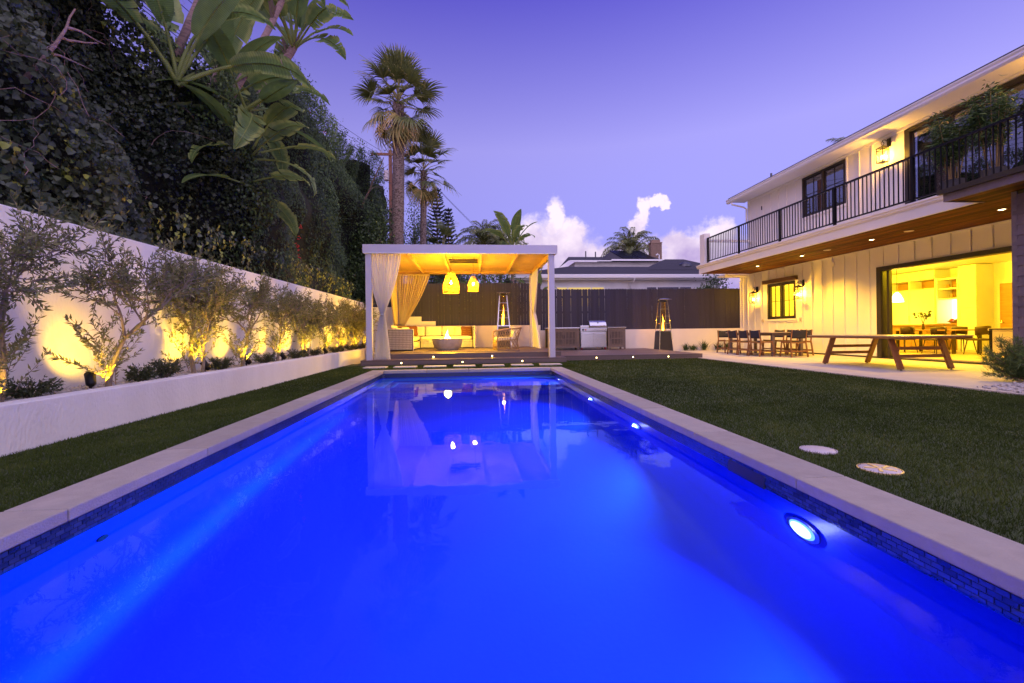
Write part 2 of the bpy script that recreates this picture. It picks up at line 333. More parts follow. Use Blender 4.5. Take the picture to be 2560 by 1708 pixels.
def scatter(name, P, D, Nn, S, tv, tf, m, parent=None, tint=None, kind=None, sx=None):
    """many copies of one small leaf as one mesh; P points, D leaf axis, Nn leaf normal, S size"""
    P = np.asarray(P, float); n = len(P); D = nrm(np.asarray(D, float)); Nn = np.asarray(Nn, float)
    X = nrm(np.cross(D, Nn)); Z = np.cross(X, D); tv = np.asarray(tv, float); tf = np.asarray(tf, int); k = len(tv)
    S = np.broadcast_to(np.asarray(S, float), (n,)); W = S if sx is None else np.broadcast_to(np.asarray(sx, float), (n,))
    V = P[:, None, :]+(W[:, None, None]*tv[None, :, 0:1])*X[:, None, :]+S[:, None, None]*(tv[None, :, 1:2]*D[:, None, :]+tv[None, :, 2:3]*Z[:, None, :])
    V = V.reshape(-1, 3); F = (tf[None]+(np.arange(n)*k)[:, None, None]).reshape(-1, tf.shape[1])
    me = bpy.data.meshes.new(name); c = tf.shape[1]
    me.vertices.add(len(V)); me.vertices.foreach_set('co', V.ravel().astype(np.float32))
    me.loops.add(F.size); me.loops.foreach_set('vertex_index', F.ravel().astype(np.int32))
    me.polygons.add(len(F)); me.polygons.foreach_set('loop_start', (np.arange(len(F))*c).astype(np.int32))
    me.update(calc_edges=True)
    t = rng.random(n) if tint is None else np.asarray(tint, float)
    at = me.attributes.new('tint', 'FLOAT', 'POINT'); at.data.foreach_set('value', np.repeat(t, k).astype(np.float32))
    me.materials.append(MATS[m])
    o = link(name, me, parent)
    if kind: o['kind'] = kind
    return o
def rnd_dir(n): return nrm(rng.normal(size=(n, 3)))
def fbm(x, y, seed=0, oct_=4, lac=2.1, gain=.55):
    r = np.random.default_rng(seed); out = np.zeros_like(x, float); a = 1.; f = 1.; tot = 0
    for _ in range(oct_):
        for _ in range(3):
            th = r.random()*6.28; ph = r.random()*6.28; k = f*(.7+.6*r.random())
            out += a*np.sin(k*(x*math.cos(th)+y*math.sin(th))+ph)/3
        tot += a; a *= gain; f *= lac
    return out/tot*1.8
LEAF4 = ([(0, 0, 0), (-.5, .42, .10), (.5, .42, .10), (0, 1, -.06)], [(0, 2, 1), (1, 2, 3)])
IVY = ([(0, 0, 0), (-.52, .18, .09), (-.36, .66, .05), (0, 1.0, -.10), (.36, .66, .05), (.52, .18, .09)], [(0, 2, 1), (0, 3, 2), (0, 4, 3), (0, 5, 4)])
NEEDLE = ([(-.5, 0, 0), (.5, 0, 0), (0, 1, 0)], [(0, 1, 2)])
def lamp(name, kind, loc, parent, energy, col=WARM, size=.05, rot=None, aim=None, spot=None, blend=.6):
    ld = bpy.data.lights.new(name, kind); ld.energy = energy; ld.color = col
    if kind == 'AREA': ld.shape = 'DISK'; ld.size = size
    else: ld.shadow_soft_size = size
    if kind == 'SPOT': ld.spot_size = R(spot or 60); ld.spot_blend = blend
    o = bpy.data.objects.new(name, ld); COL.objects.link(o); o.parent = parent
    off = wloc(parent) if parent is not None else Vector((0, 0, 0))
    o.location = Vector(loc)-off
    if aim is not None: o.rotation_euler = (Vector(aim)-Vector(loc)).to_track_quat('-Z', 'Y').to_euler()
    elif rot is not None: o.rotation_euler = rot
    return o
# ---------------------------------------------------------------- ground, pool, lawn
PXL, PXR, PYN, PYF = -2.17, 1.98, 0.40, 11.38       # inner edge of the coping
OXL, OXR, OYN, OYF = -2.50, 2.31, 0.06, 11.70       # outer edge
WZ = -0.17
def ring(name, m, x0, x1, y0, y1, z, hx0, hx1, hy0, hy1):
    v = [(x0, y0, z), (x1, y0, z), (x1, y1, z), (x0, y1, z), (hx0, hy0, z), (hx1, hy0, z), (hx1, hy1, z), (hx0, hy1, z)]
    b = MB(); b.add(v, [(0, 1, 5, 4), (1, 2, 6, 5), (2, 3, 7, 6), (3, 0, 4, 7)]); o = b.build(name, m); o['kind'] = 'structure'; return o
ring('ground', 'ground', -420, 420, -420, 420, -.075, OXL+.05, OXR-.05, OYN+.05, OYF-.05)
ring('lawn', 'turf', -3.72, 7.40, -4.0, 14.45, -.022, OXL+.02, OXR-.02, OYN+.02, OYF-.02)
# turf blades
def blades():
    regs = [(-3.70, -2.51, .3, 4.5, 9000), (-3.70, -2.51, 4.5, 8, 5000), (-3.70, -2.51, 8, 13.4, 2600), (-2.5, 2.8, 11.72, 13.5, 2200),
            (2.32, 7.36, .8, 3.2, 8000), (2.32, 7.36, 3.2, 5.5, 5500), (2.32, 7.36, 5.5, 9, 2800), (2.32, 7.36, 9, 14.35, 1500)]
    P = []; S = []; Wd = []
    for x0, x1, y0, y1, dn in regs:
        n = int((x1-x0)*(y1-y0)*dn); p = np.c_[rng.uniform(x0, x1, n), rng.uniform(y0, y1, n), np.full(n, -.022)]
        far = (y0+y1)/2; P.append(p); S.append(rng.uniform(.018, .034, n)); Wd.append(np.full(n, .0032+.0007*far))
    P = np.concatenate(P); n = len(P)
    for dx, dy in ((2.64, 3.28), (2.67, 2.78)):
        k = np.hypot(P[:, 0]-dx, P[:, 1]-dy) > .122; P = P[k]; S = [np.concatenate(S)[k]]; Wd = [np.concatenate(Wd)[k]]
    for i in range(7):
        x = -2.62+i*.80; k = ~((P[:, 0] > x-.31) & (P[:, 0] < x+.31) & (P[:, 1] > 12.42) & (P[:, 1] < 12.85)); P = P[k]; S = [np.concatenate(S)[k]]; Wd = [np.concatenate(Wd)[k]]
    n = len(P); D = nrm(np.c_[rng.normal(0, .45, n), rng.normal(0, .45, n), np.ones(n)])
    tone = np.clip(.44+.30*fbm(P[:, 0]*1.3, P[:, 1]*1.3, 3)+.16*fbm(P[:, 0]*7, P[:, 1]*7, 4, 2)+rng.normal(0, .13, n), 0, 1)
    o = scatter('grass', P, D, rnd_dir(n), S[0], NEEDLE[0], NEEDLE[1], 'grass_leaf', None, tone, 'stuff', sx=Wd[0])
    put(o, 'short dark green artificial turf blades of the lawn', 'grass')
blades()

# coping: separate pavers round the pool
cop = bpy.data.objects.new('pool_coping', None); COL.objects.link(cop); cop['kind'] = 'structure'
def coping():
    n = 9; st = (OYF-OYN)/n
    me = MB().box(-.165, .165, -st/2+.005, st/2-.005, -.07, 0).mesh('paver', 'coping')
    def one(me, x, y, z=0, rz=0):
        o = link('paver', me, cop, (x, y, z+random.uniform(-.002, .001)), (random.uniform(-.0015, .0015), 0, rz)); b = o.modifiers.new('bevel', 'BEVEL'); b.width = .007; b.segments = 2
    for i in range(n):
        one(me, (OXL+PXL)/2, OYN+st*(i+.5)); one(me, (OXR+PXR)/2, OYN+st*(i+.5))
    m = 4; wd = (PXR-PXL)/m; me2 = MB().box(-wd/2+.005, wd/2-.005, -.16, .16, -.07, 0).mesh('paver', 'coping')
    for i in range(m): one(me2, PXL+wd*(i+.5), (OYF+PYF)/2); one(me2, PXL+wd*(i+.5), OYN+.16)
coping()
# pool shell: walls, floor, shelf and steps at the far end, bench along the near right
sh = MB(); X0, X1, Y0, Y1, FZ = PXL-.03, PXR+.03, PYN-.03, PYF+.03, -1.55
rings_ = [(0, -.073)]+[(.38*(1-math.cos(q)), FZ+.38*(1-math.sin(q))) for q in np.linspace(0, math.pi/2, 8)]      # walls coved into the floor
vv = []
for d_, z_ in rings_: vv += [(X0+d_, Y0+d_, z_), (X1-d_, Y0+d_, z_), (X1-d_, Y1-d_, z_), (X0+d_, Y1-d_, z_)]
nr_ = len(rings_)
sh.add(vv, [(4*k+i, 4*k+4+i, 4*k+4+(i+1) % 4, 4*k+(i+1) % 4) for k in range(nr_-1) for i in range(4)]+[(4*nr_-4, 4*nr_-1, 4*nr_-2, 4*nr_-3)])
shell = sh.build('pool_shell', 'plaster', smooth='auto'); shell['kind'] = 'structure'
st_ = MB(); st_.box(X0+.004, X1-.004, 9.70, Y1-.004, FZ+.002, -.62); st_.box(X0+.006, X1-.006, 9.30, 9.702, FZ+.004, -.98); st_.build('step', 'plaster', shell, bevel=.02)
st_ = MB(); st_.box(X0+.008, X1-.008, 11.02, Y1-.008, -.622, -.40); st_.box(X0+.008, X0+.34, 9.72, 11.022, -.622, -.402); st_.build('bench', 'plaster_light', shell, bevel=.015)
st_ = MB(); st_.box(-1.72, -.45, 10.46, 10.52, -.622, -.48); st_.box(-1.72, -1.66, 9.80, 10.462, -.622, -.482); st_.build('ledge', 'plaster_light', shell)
# waterline tiles in running bond
def tiles():
    TL, TH = .054, .0245; rows = 5; zt = -.082
    base = MB()
    band = MB(); e = .004
    for a in ((X0, X0+e, Y0, Y1), (X1-e, X1, Y0, Y1), (X0+e, X1-e, Y1-e, Y1), (X0+e, X1-e, Y0, Y0+e)): band.box(*a, zt-rows*TH-.004, zt)
    band.build('grout_band', 'grout', shell)
    me = MB().box(-.005, .005, -TL/2+.002, TL/2-.002, -TH/2+.0018, TH/2-.0018).mesh('tile', 'tile')
    spots = []
    for side, x in ((0, X0+.006), (1, X1-.006)):
        for r in range(rows):
            y = Y0+.06+(r % 2)*TL/2
            while y < Y1-.06: spots.append((x, y, zt-TH*(r+.5), 0)); y += TL
    for r in range(rows):
        x = X0+.06+(r % 2)*TL/2
        while x < X1-.06: spots.append((x, Y1-.006, zt-TH*(r+.5), math.pi/2)); x += TL
    def vis(s): return (s[1] < (1.95 if s[0] < 0 else 1.35)) and s[3] == 0
    spots.sort(key=lambda s: (vis(s), math.hypot(s[0], s[1])))
    for i, s in enumerate(spots):
        tl = random.uniform(-.05, .05)
        if i < 300: link('tile', me, shell, s[:3], (0, tl, s[3]))
        else:
            if s[3] == 0: base.box(s[0]-.005, s[0]+.005, s[1]-TL/2+.002, s[1]+TL/2-.002, s[2]-TH/2+.0018, s[2]+TH/2-.0018)
            else: base.box(s[0]-TL/2+.002, s[0]+TL/2-.002, s[1]-.005, s[1]+.005, s[2]-TH/2+.0018, s[2]+TH/2-.0018)
    o = base.build('tile_band', 'tile', shell); o['kind'] = 'stuff'
tiles()
# water
def water():
    mt, nt, N, L, P = _nodes('water'); N.remove(P)
    tc = N.new('ShaderNodeTexCoord')
    n1 = N.new('ShaderNodeTexNoise'); n1.inputs['Scale'].default_value = 1.6; n1.inputs['Detail'].default_value = 3; L.new(tc.outputs['Object'], n1.inputs['Vector'])
    bp = N.new('ShaderNodeBump'); bp.inputs['Strength'].default_value = .045; bp.inputs['Distance'].default_value = .05; L.new(n1.outputs['Fac'], bp.inputs['Height'])
    n2 = N.new('ShaderNodeTexNoise'); n2.inputs['Scale'].default_value = 7; n2.inputs['Detail'].default_value = 2; L.new(tc.outputs['Object'], n2.inputs['Vector'])
    b2 = N.new('ShaderNodeBump'); b2.inputs['Strength'].default_value = .004; b2.inputs['Distance'].default_value = .02; L.new(n2.outputs['Fac'], b2.inputs['Height']); L.new(bp.outputs[0], b2.inputs['Normal'])
    rf = N.new('ShaderNodeBsdfRefraction'); rf.inputs['IOR'].default_value = 1.333; rf.inputs['Roughness'].default_value = .0; L.new(b2.outputs[0], rf.inputs['Normal'])
    gl = N.new('ShaderNodeBsdfGlossy'); gl.inputs['Color'].default_value = (.32, .44, 1, 1); gl.inputs['Roughness'].default_value = .015; L.new(b2.outputs[0], gl.inputs['Normal'])
    fr = N.new('ShaderNodeFresnel'); fr.inputs[0].default_value = 1.333; L.new(b2.outputs[0], fr.inputs['Normal'])
    mx = N.new('ShaderNodeMixShader'); L.new(fr.outputs[0], mx.inputs[0]); L.new(rf.outputs[0], mx.inputs[1]); L.new(gl.outputs[0], mx.inputs[2])
    L.new(mx.outputs[0], N['Material Output'].inputs[0]); MATS['water'] = mt
    b = MB(); b.add([(X0-.01, Y0-.01, WZ), (X1+.01, Y0-.01, WZ), (X1+.01, Y1+.01, WZ), (X0-.01, Y1+.01, WZ)], [(0, 1, 2, 3)])
    o = b.build('water', 'water'); o['kind'] = 'structure'
water()
# underwater lamps in the right-hand wall
for i, (y, lab, pw) in enumerate(((2.62, 'nearest', 1.), (5.45, 'second nearest', 1.), (7.55, 'third', .8), (10.35, 'farthest, above the shelf', .8))):
    z = -.55 if i < 3 else -.36
    t = thing('pool_light', f'round underwater light in the right pool wall, {lab}' + (' one' if i < 3 else ''), 'pool light', (X1, y, z), 0, 'underwater lights along the right pool wall')
    M_ = Matrix.Translation((X1, y, z)) @ Matrix.Rotation(-math.pi/2, 4, 'Y')
    rad = .11 if i < 3 else .06
    MB().lathe([(rad+.03, 0), (rad+.03, .012), (rad, .016)], 24).xf(M_).build('bezel', 'steel', t, smooth='auto')
    for q0, q1, z0, z1, mm in ((1, .8, .016, .024, 'pool_led_rim'), (.8, .5, .024, .030, 'pool_led_mid'), (.5, .01, .030, .034, 'pool_led')):
        MB().lathe([(rad*q0, z0), (rad*(q0+q1)/2, (z0+z1)/2+.001), (rad*q1, z1)], 28, cap0=False).xf(M_).build('lens', mm, t, smooth=True)
    lamp('pool_lamp', 'AREA', (X1-.06, y, z), t, 115*pw, (.012, .26, 1.), .16, aim=(X1-3, y-.55, z-.85)).data.spread = R(130)
    lamp('pool_glow', 'POINT', (X1-.050, y, z), t, 7*pw, (.5, .62, 1.), .006)
# return fittings in the left wall
for y in (2.9, 6.2, 8.6): MB().lathe([(.04, 0), (.04, .01), (.012, .014), (.001, .004)], 16).xf(Matrix.Translation((X0+.001, y, -.48)) @ Matrix.Rotation(math.pi/2, 4, 'Y')).build('return_fitting', 'steel_dark', shell)
# skimmer mouth (dark slot in the tile band, right wall)
MB().box(X1-.016, X1+.01, 2.98, 3.42, -.225, -.10).build('skimmer_mouth', 'dark_frame', shell)
# skimmer lids set in the lawn
for (x, y), lab, inner in (((2.67, 2.78), 'nearer round pale lid with cast pattern set in the lawn', True), ((2.64, 3.28), 'farther plain round pale lid set in the lawn', False)):
    t = thing('skimmer_lid', lab, 'lid', (x, y, -.02), 0, 'round lids in the lawn')
    MB().lathe([(.116, -.01), (.116, .006), (.110, .010), (.001, .011)], 40, (x, y, -.02)).build('disc', 'plate', t, smooth='auto')
    b = MB(); b.lathe([(.116, .010), (.124, .010), (.124, .000)], 40, (x, y, -.02), cap0=False)
    if inner:
        for k in range(5):
            a = k*1.256; b.bar((x+.02*math.cos(a), y+.02*math.sin(a), -.007), (x+.090*math.cos(a+.3), y+.090*math.sin(a+.3), -.007), .018, .006)
    b.build('rim', 'brass' if inner and mat('brass', (.75, .60, .32), .35, .1, metal=.7) else 'plate', t)
# stepping stones between pool and pergola
for i in range(7):
    x = -2.62+i*.80
    o = MB().box(x-.30, x+.30, 12.44, 12.83, -.03, .012).build('stepping_stone', 'concrete', bevel=.006)
    put(o, ('leftmost', 'second', 'third', 'middle', 'fifth', 'sixth', 'rightmost')[i]+(' pale stepping slab' if i in (0, 3, 6) else ' pale stepping slab from the left')+' in the grass before the pergola steps', 'paving slab', 'stepping slabs in front of the pergola')

# ---------------------------------------------------------------- patio
b = MB(); b.box(7.40, 12.22, 5.6, 19.52, -.07, 0.0)
patio = b.build('patio', 'concrete'); patio['kind'] = 'structure'
b = MB(); b.box(7.40, 9.7, 3.0, 5.6, -.07, -.006); gb = b.build('gravel_bed', 'gravel'); gb['kind'] = 'structure'

# ---------------------------------------------------------------- left garden wall and planter
wall = MB().box(-4.72, -4.50, -3.0, 19.60, -.07, 2.21).build('garden_wall', 'stucco', bevel=.012); put(wall, 'tall white stucco garden wall behind the olive trees', 'wall')
pl = MB().box(-3.91, -3.715, -3.0, 19.55, -.07, .385).build('planter_wall', 'stucco', bevel=.012); put(pl, 'low white stucco planter wall along the left grass strip', 'wall')
bed = MB(); 
nx, ny = 8, 160; vs_ = []; 
for j in range(ny+1):
    for i in range(nx+1):
        x = -4.50+.59*i/nx; y = -3+22.5*j/ny; vs_.append((x, y, .335+.018*math.sin(x*17+y*3.1)*math.sin(y*4.3)+random.uniform(-.008, .008)))
bed.add(vs_, [(j*(nx+1)+i, j*(nx+1)+i+1, (j+1)*(nx+1)+i+1, (j+1)*(nx+1)+i) for j in range(ny) for i in range(nx)])
bedo = bed.build('planting_bed', 'gravel'); bedo['kind'] = 'structure'
def pebbles():
    ico = np.array([(0, 0, 1), (.9, 0, .2), (.28, .85, .2), (-.72, .53, .2), (-.72, -.53, .2), (.28, -.85, .2), (.3, .3, -.6), (-.4, 0, -.6), (.2, -.4, -.6)])*.5
    tf = [(0, 1, 2), (0, 2, 3), (0, 3, 4), (0, 4, 5), (0, 5, 1), (1, 6, 2), (2, 7, 3), (3, 7, 4), (4, 8, 5), (5, 8, 1), (2, 6, 7), (4, 7, 8), (1, 8, 6)]
    n = 2600; P = np.c_[rng.uniform(-4.48, -3.93, n), 3+rng.random(n)**1.5*14, np.full(n, .352)]
    o = scatter('pebbles', P, rnd_dir(n), rnd_dir(n), rng.uniform(.02, .06, n), ico, tf, 'pebble', None, None, 'stuff'); put(o, 'loose pale pebbles scattered in the planter under the olive trees', 'pebbles')
    n = 900; P = np.c_[rng.uniform(7.45, 9.5, n), rng.uniform(4.6, 7.0, n), np.full(n, .012)]; k = P[:, 1] < 6.4+.3*(P[:, 0]-8.2); P = P[k]
    o = scatter('pebbles', P, rnd_dir(len(P)), rnd_dir(len(P)), rng.uniform(.03, .07, len(P)), ico, tf, 'pebble', None, None, 'stuff'); put(o, 'white pebbles around the pine bush at the patio corner', 'pebbles')
pebbles()

# ---------------------------------------------------------------- decks and steps
def deck(name, x0, x1, y0, y1, z, zb, bw=.14):
    root = bpy.data.objects.new(name, None); COL.objects.link(root); root['kind'] = 'structure'
    MB().box(x0+.01, x1-.01, y0+.03, y1, zb, z-.026).build('deck_frame', 'soil', root)
    n = int((y1-y0)/bw); me = MB().box(x0, x1, -bw/2+.0025, bw/2-.0025, -.025, 0).mesh('deck_board', 'deck')
    for i in range(n):
        o = link('deck_board', me, root, (0, y0+bw*(i+.5), z+random.uniform(-.001, .001)))
        b = o.modifiers.new('bevel', 'BEVEL'); b.width = .004; b.segments = 1
    k = max(1, round((z-zb-.03)/.075)); hh = (z-.027-zb)/k
    for i in range(k): MB().box(x0+.006, x1-.006, y0+.008, y0+.03, zb+hh*i+.003, zb+hh*(i+1)-.002).build('riser_board', 'deck', root)
    for sx, xa in ((-1, x0+.006), (1, x1-.03)): MB().box(xa, xa+.024, y0+.032, y1, zb+.002, z-.028).build('side_board', 'deck', root)
    return root
deck('pergola_step', -3.24, 2.84, 13.55, 14.12, .135, -.07)
deck('pergola_deck', -3.20, 2.78, 14.06, 19.42, .287, -.07)
deck('grill_deck', 2.79, 7.56, 14.38, 19.46, .135, -.07)
STEPL = [(-2.07, 13.55, .045), (-.29, 13.55, .045), (1.49, 13.55, .045), (-1.18, 14.06, .185), (.61, 14.06, .185), (3.99, 14.38, .055), (5.20, 14.38, .055), (6.39, 14.38, .055)]
SLN = ['left light in the riser of the lower pergola step', 'middle light in the riser of the lower pergola step', 'right light in the riser of the lower pergola step', 'left light in the riser of the upper pergola step', 'right light in the riser of the upper pergola step', 'left light in the edge of the grill deck', 'middle light in the edge of the grill deck', 'right light in the edge of the grill deck']
for (x, y, z), lab in zip(STEPL, SLN):
    t = thing('step_light', 'small round lit '+lab, 'step light', (x, y, z), 0, 'deck step lights')
    M_ = Matrix.Translation((x, y+.008, z)) @ Matrix.Rotation(math.pi/2, 4, 'X')
    MB().lathe([(.026, 0), (.026, .010), (.019, .013)], 16).xf(M_).build('bezel', 'steel', t)
    MB().lathe([(.019, .012), (.012, .017), (.001, .018)], 16, cap0=False).xf(M_).build('lens', 'step_led', t, smooth=True)
    lamp('step_lamp', 'SPOT', (x, y-.03, z+.01), t, 2.2, WARM, .02, aim=(x, y-.6, z-.25), spot=150, blend=.8)
# ---------------------------------------------------------------- rear wall and fence
BW = 19.50
b = MB()
for x0, x1, h in ((-4.50, -2.76, 2.02), (-2.76, -2.14, 1.61), (-2.14, -1.54, 1.41), (-1.54, 2.95, 1.20), (2.95, 12.19, .97)): b.box(x0, x1, BW, BW+.2, -.07, h)
put(b.build('rear_wall', 'stucco_warm'), 'low cream stucco wall stepping down behind the pergola and grill', 'wall')
def fence(name, label, x0, x1, top, bw=.127):
    t = thing(name, label, 'fence', (x0, BW+.22, 0))
    w = bw/2-.002; cut = .028
    mes = []
    for k in range(3):
        h = top+(-.006, .0, .007)[k]
        v = [(-w, -h+h, .4), (w, 0, .4), (w, 0, h-cut), (w-cut, 0, h), (-w+cut, 0, h), (-w, 0, h-cut)]
        b = MB(); b.add([(x, 0, z) for x, y, z in v]+[(x, .018, z) for x, y, z in v], [(0, 1, 2, 3, 4, 5), (11, 10, 9, 8, 7, 6)]+[(i, i+6, (i+1) % 6+6, (i+1) % 6) for i in range(6)])
        mes.append(b.mesh('board', 'fence'))
    n = int(round((x1-x0)/bw))
    for i in range(n):
        link('board', mes[random.randrange(3)], t, (bw*(i+.5)+random.uniform(-.0015, .0015), random.uniform(-.004, .004), 0), (0, random.uniform(-.002, .002), 0))
    for z in (.75, 1.75, top-.35): MB().box(0, x1-x0, .03, .07, z-.045, z+.045).build('rail', 'fence', t, w=False)
    for i in range(int((x1-x0)/2.4)+1): MB().box(i*2.4, i*2.4+.09, .072, .162, 0, top-.12).build('post', 'fence', t, w=False)
fence('board_fence', 'taller dark brown dog-eared board fence behind the pergola', -4.48, 2.95, 3.045)
fence('board_fence', 'lower dark brown dog-eared board fence behind the grill and heater', 2.95, 12.16, 2.775)
fp = MB().box(1.06, 1.14, BW+.17, BW+.218, 1.15, 3.06).build('fence_post', 'fence'); put(fp, 'square dark post standing at the joint of the fence behind the tall heater', 'post')

# ---------------------------------------------------------------- pergola
pg = thing('pergola', 'white flat-roofed pergola with timber ceiling over the lounge deck', 'pergola', (-.28, 16.2, .13))
PZ = 3.285
for (x0, x1, y0, y1, z0) in ((-3.09, -2.92, 13.64, 13.81, .135), (2.335, 2.515, 13.64, 13.81, .135), (-3.07, -2.90, 18.68, 18.85, .287), (2.40, 2.565, 18.68, 18.85, .287)):
    MB().box(x0, x1, y0, y1, z0, PZ).build('post', 'pergola_paint', pg, bevel=.006)
MB().box(-3.155, 2.60, 13.575, 13.66, PZ, 3.525).build('fascia', 'pergola_paint', pg, bevel=.006)
MB().box(-3.13, 2.58, 13.565, 13.668, PZ-.022, PZ-.002).build('drip_strip', 'white_paint', pg)
MB().box(-3.155, 2.60, 18.70, 18.83, PZ+.03, 3.523).build('fascia', 'plywood', pg, bevel=.006)
MB().box(-3.155, -3.06, 13.662, 18.698, PZ+.003, 3.521).build('fascia', 'pergola_paint', pg, bevel=.006)
MB().box(2.49, 2.60, 13.662, 18.698, PZ+.003, 3.521).build('fascia', 'plywood', pg, bevel=.006)
RX = [-1.92, -.85, .32, 1.46]
for x in RX: MB().box(x-.035, x+.035, 13.664, 18.696, PZ+.025, 3.448).build('rafter', 'plywood', pg, bevel=.004)
ed = [-3.055]+RX+[2.485]
for a, c in zip(ed[:-1], ed[1:]):
    for k in range(3):
        y0 = 13.67+k*1.675; MB().box(a+.002, c-.002, y0+.002, y0+1.673, 3.450, 3.470).build('roof_panel', 'plywood', pg)
MB().box(-3.05, 2.48, 13.67, 18.69, 3.474, 3.515).build('roof_cover', 'steel_dark', pg)
MB().box(-3.0, 2.42, 18.645, 18.665, PZ-.03, PZ-.012).build('curtain_rail', 'dark_frame', pg)
ht = thing('ceiling_heater', 'dark twin-bar heater fixed under the pergola ceiling', 'heater', (-.27, 15.75, 3.40))
for y in (15.50, 15.98): MB().box(-.76, .23, y-.05, y+.05, 3.34, 3.40).build('heating_bar', 'dark_frame', ht, bevel=.01)
for x in (-.62, .10): MB().box(x-.015, x+.015, 15.45, 16.03, 3.402, 3.447).build('bracket', 'steel_dark', ht)

def curtain(name, label, a, b_, tie, c, d, ztop, ztie, zbot, wt, folds, amp, m, group, p=1.5, p2=.62, bow=0.):
    """a,b_ ends of the gathered top; tie point; c,d ends of the hem (all x,y)"""
    a, b_, tie, c, d = [np.array(q, float) for q in (a, b_, tie, c, d)]
    dr = (b_-a)/np.linalg.norm(b_-a); nm = np.array((-dr[1], dr[0]))
    nu = folds*7; rows = 46; V = []; rs = np.random.default_rng(int(abs(a[0]*100)+folds))
    ph = np.cumsum(rs.uniform(.75, 1.25, folds)); ph = ph/ph[-1]
    us = np.linspace(0, 1, nu+1); phase = np.interp(us, np.r_[0, ph], np.arange(folds+1))*2*math.pi
    zs = np.r_[np.linspace(ztop, ztie, 26), np.linspace(ztie, zbot, rows-25)[1:]]
    wa = np.linalg.norm(b_-a); wb = np.linalg.norm(d-c)
    for z in zs:
        if z >= ztie:
            t = (ztop-z)/(ztop-ztie); w = wa+(wt-wa)*t**p; ct = (a+b_)/2*(1-t**1.25)+tie*t**1.25
        else:
            t = (ztie-z)/(ztie-zbot); w = wt+(wb-wt)*t**p2; ct = tie*(1-t)+(c+d)/2*t
        am = amp*(.55+.45*min(1, (wa/max(w, .2))*.5)); am *= min(1., (ztop-z)/.12+.35)
        for u, f in zip(us, phase):
            q = ct+dr*(u-.5)*w+nm*(am*math.sin(f)+am*.35*math.sin(2.3*f+z*1.2))
            V.append((q[0], q[1], z+(.012*math.sin(f) if z == zs[-1] else 0)))
    n = nu+1; F = [(j*n+i, j*n+i+1, (j+1)*n+i+1, (j+1)*n+i) for j in range(rows-1) for i in range(nu)]
    t = thing(name, label, 'curtain', (float(tie[0]), float(tie[1]), zbot), 0, group)
    MB().add(V, F).build('cloth', m, t, smooth=True)
    L_ = [Vector((*(tie+dr*math.cos(k)*(wt/2+.01)+nm*math.sin(k)*(amp+.02)), ztie)) for k in np.linspace(0, 2*math.pi, 17)]
    MB().tube(L_, .016, 6, False).build('tie_band', m, t, smooth=True)
    MB().bar((*a, ztop+.012), (*b_, ztop+.012), .03, .05).build('heading', m, t)
    return t
G = 'pergola curtains'
curtain('curtain', 'white curtain tied in the middle on the front left pergola post', (-3.10, 13.72), (-2.07, 13.72), (-2.63, 13.72), (-2.90, 13.74), (-2.41, 13.74), 3.27, 1.47, .15, .11, 12, .05, 'curtain', G)
curtain('curtain', 'lamplight-tinted sheer curtain swept to the left at the rear of the pergola', (-2.95, 18.62), (-1.68, 18.62), (-2.83, 18.62), (-3.02, 18.60), (-2.55, 18.60), 3.25, 1.12, .31, .16, 12, .06, 'sheer', G, p=1.25)
curtain('curtain', 'lamplight-tinted sheer curtain on the left side of the pergola, behind the white one', (-2.98, 16.9), (-2.98, 18.45), (-2.97, 18.2), (-2.98, 17.9), (-2.98, 18.5), 3.25, 1.15, .31, .15, 11, .05, 'sheer', G, p=1.3)
curtain('curtain', 'narrow pale curtain tied back on the right side of the pergola', (2.455, 16.75), (2.455, 18.35), (2.46, 17.95), (2.46, 16.4), (2.46, 18.3), 3.24, 1.66, .31, .14, 11, .055, 'curtain', G)

# ---------------------------------------------------------------- pendant lamps
fabric('shade_fibre', (.62, .40, .12), .5, 0)
def pendant(x, y, ztop, zbot, r, label, power):
    t = thing('pendant_lamp', label, 'lamp', (x, y, zbot), 0, 'woven pendants under the pergola')
    H_ = ztop-zbot
    prof = lambda s: r*(.24+.76*min(1, (s/.62))**.62) if s < .62 else r*(1-.04*(s-.62)/.38)
    b = MB(); nr = int(12+H_*18)
    for i in range(nr+1):
        s = i/nr; z = ztop-H_*s; rr = prof(s)
        pts = [(x+(rr+random.uniform(-.004, .004))*math.cos(k), y+(rr+random.uniform(-.004, .004))*math.sin(k), z+random.uniform(-.006, .006)) for k in np.linspace(0, 2*math.pi, 27)[:-1]]
        pts.append(pts[0]); b.tube(pts, .0048 if i % 4 else .009, 4, False)
    for k in range(22):
        a = 2*math.pi*k/22; b.tube([(x+prof(s)*math.cos(a+.06*math.sin(9*s+k)), y+prof(s)*math.sin(a+.06*math.sin(9*s+k)), ztop-H_*s) for s in np.linspace(0, 1, 11)], .0038, 4, False)
    b.build('woven_shade', 'shade_fibre', t, smooth=True)
    pts = [(x+r*.97*math.cos(k), y+r*.97*math.sin(k), zbot) for k in np.linspace(0, 2*math.pi, 33)]
    MB().tube(pts, .014, 6, False).build('rim', 'shade_fibre', t, smooth=True)
    MB().tube([(x, y, ztop), (x, y, 3.45)], .006, 6).build('cord', 'dark_frame', t)
    MB().lathe([(.022, 0), (.022, .08), (.012, .10)], 12, (x, y, zbot+H_*.62)).build('socket', 'dark_frame', t)
    MB().lathe([(.001, -.07), (.026, -.055), (.036, -.02), (.026, .03), (.015, .05)], 16, (x, y, zbot+H_*.5)).build('bulb', 'bulb', t, smooth=True)
    lamp('pendant_light', 'POINT', (x, y, zbot+H_*.42), t, power, (1., .50, .018), .045)
pendant(-.69, 15.60, 2.98, 2.27, .285, 'larger woven bell pendant lamp glowing under the pergola', 620)
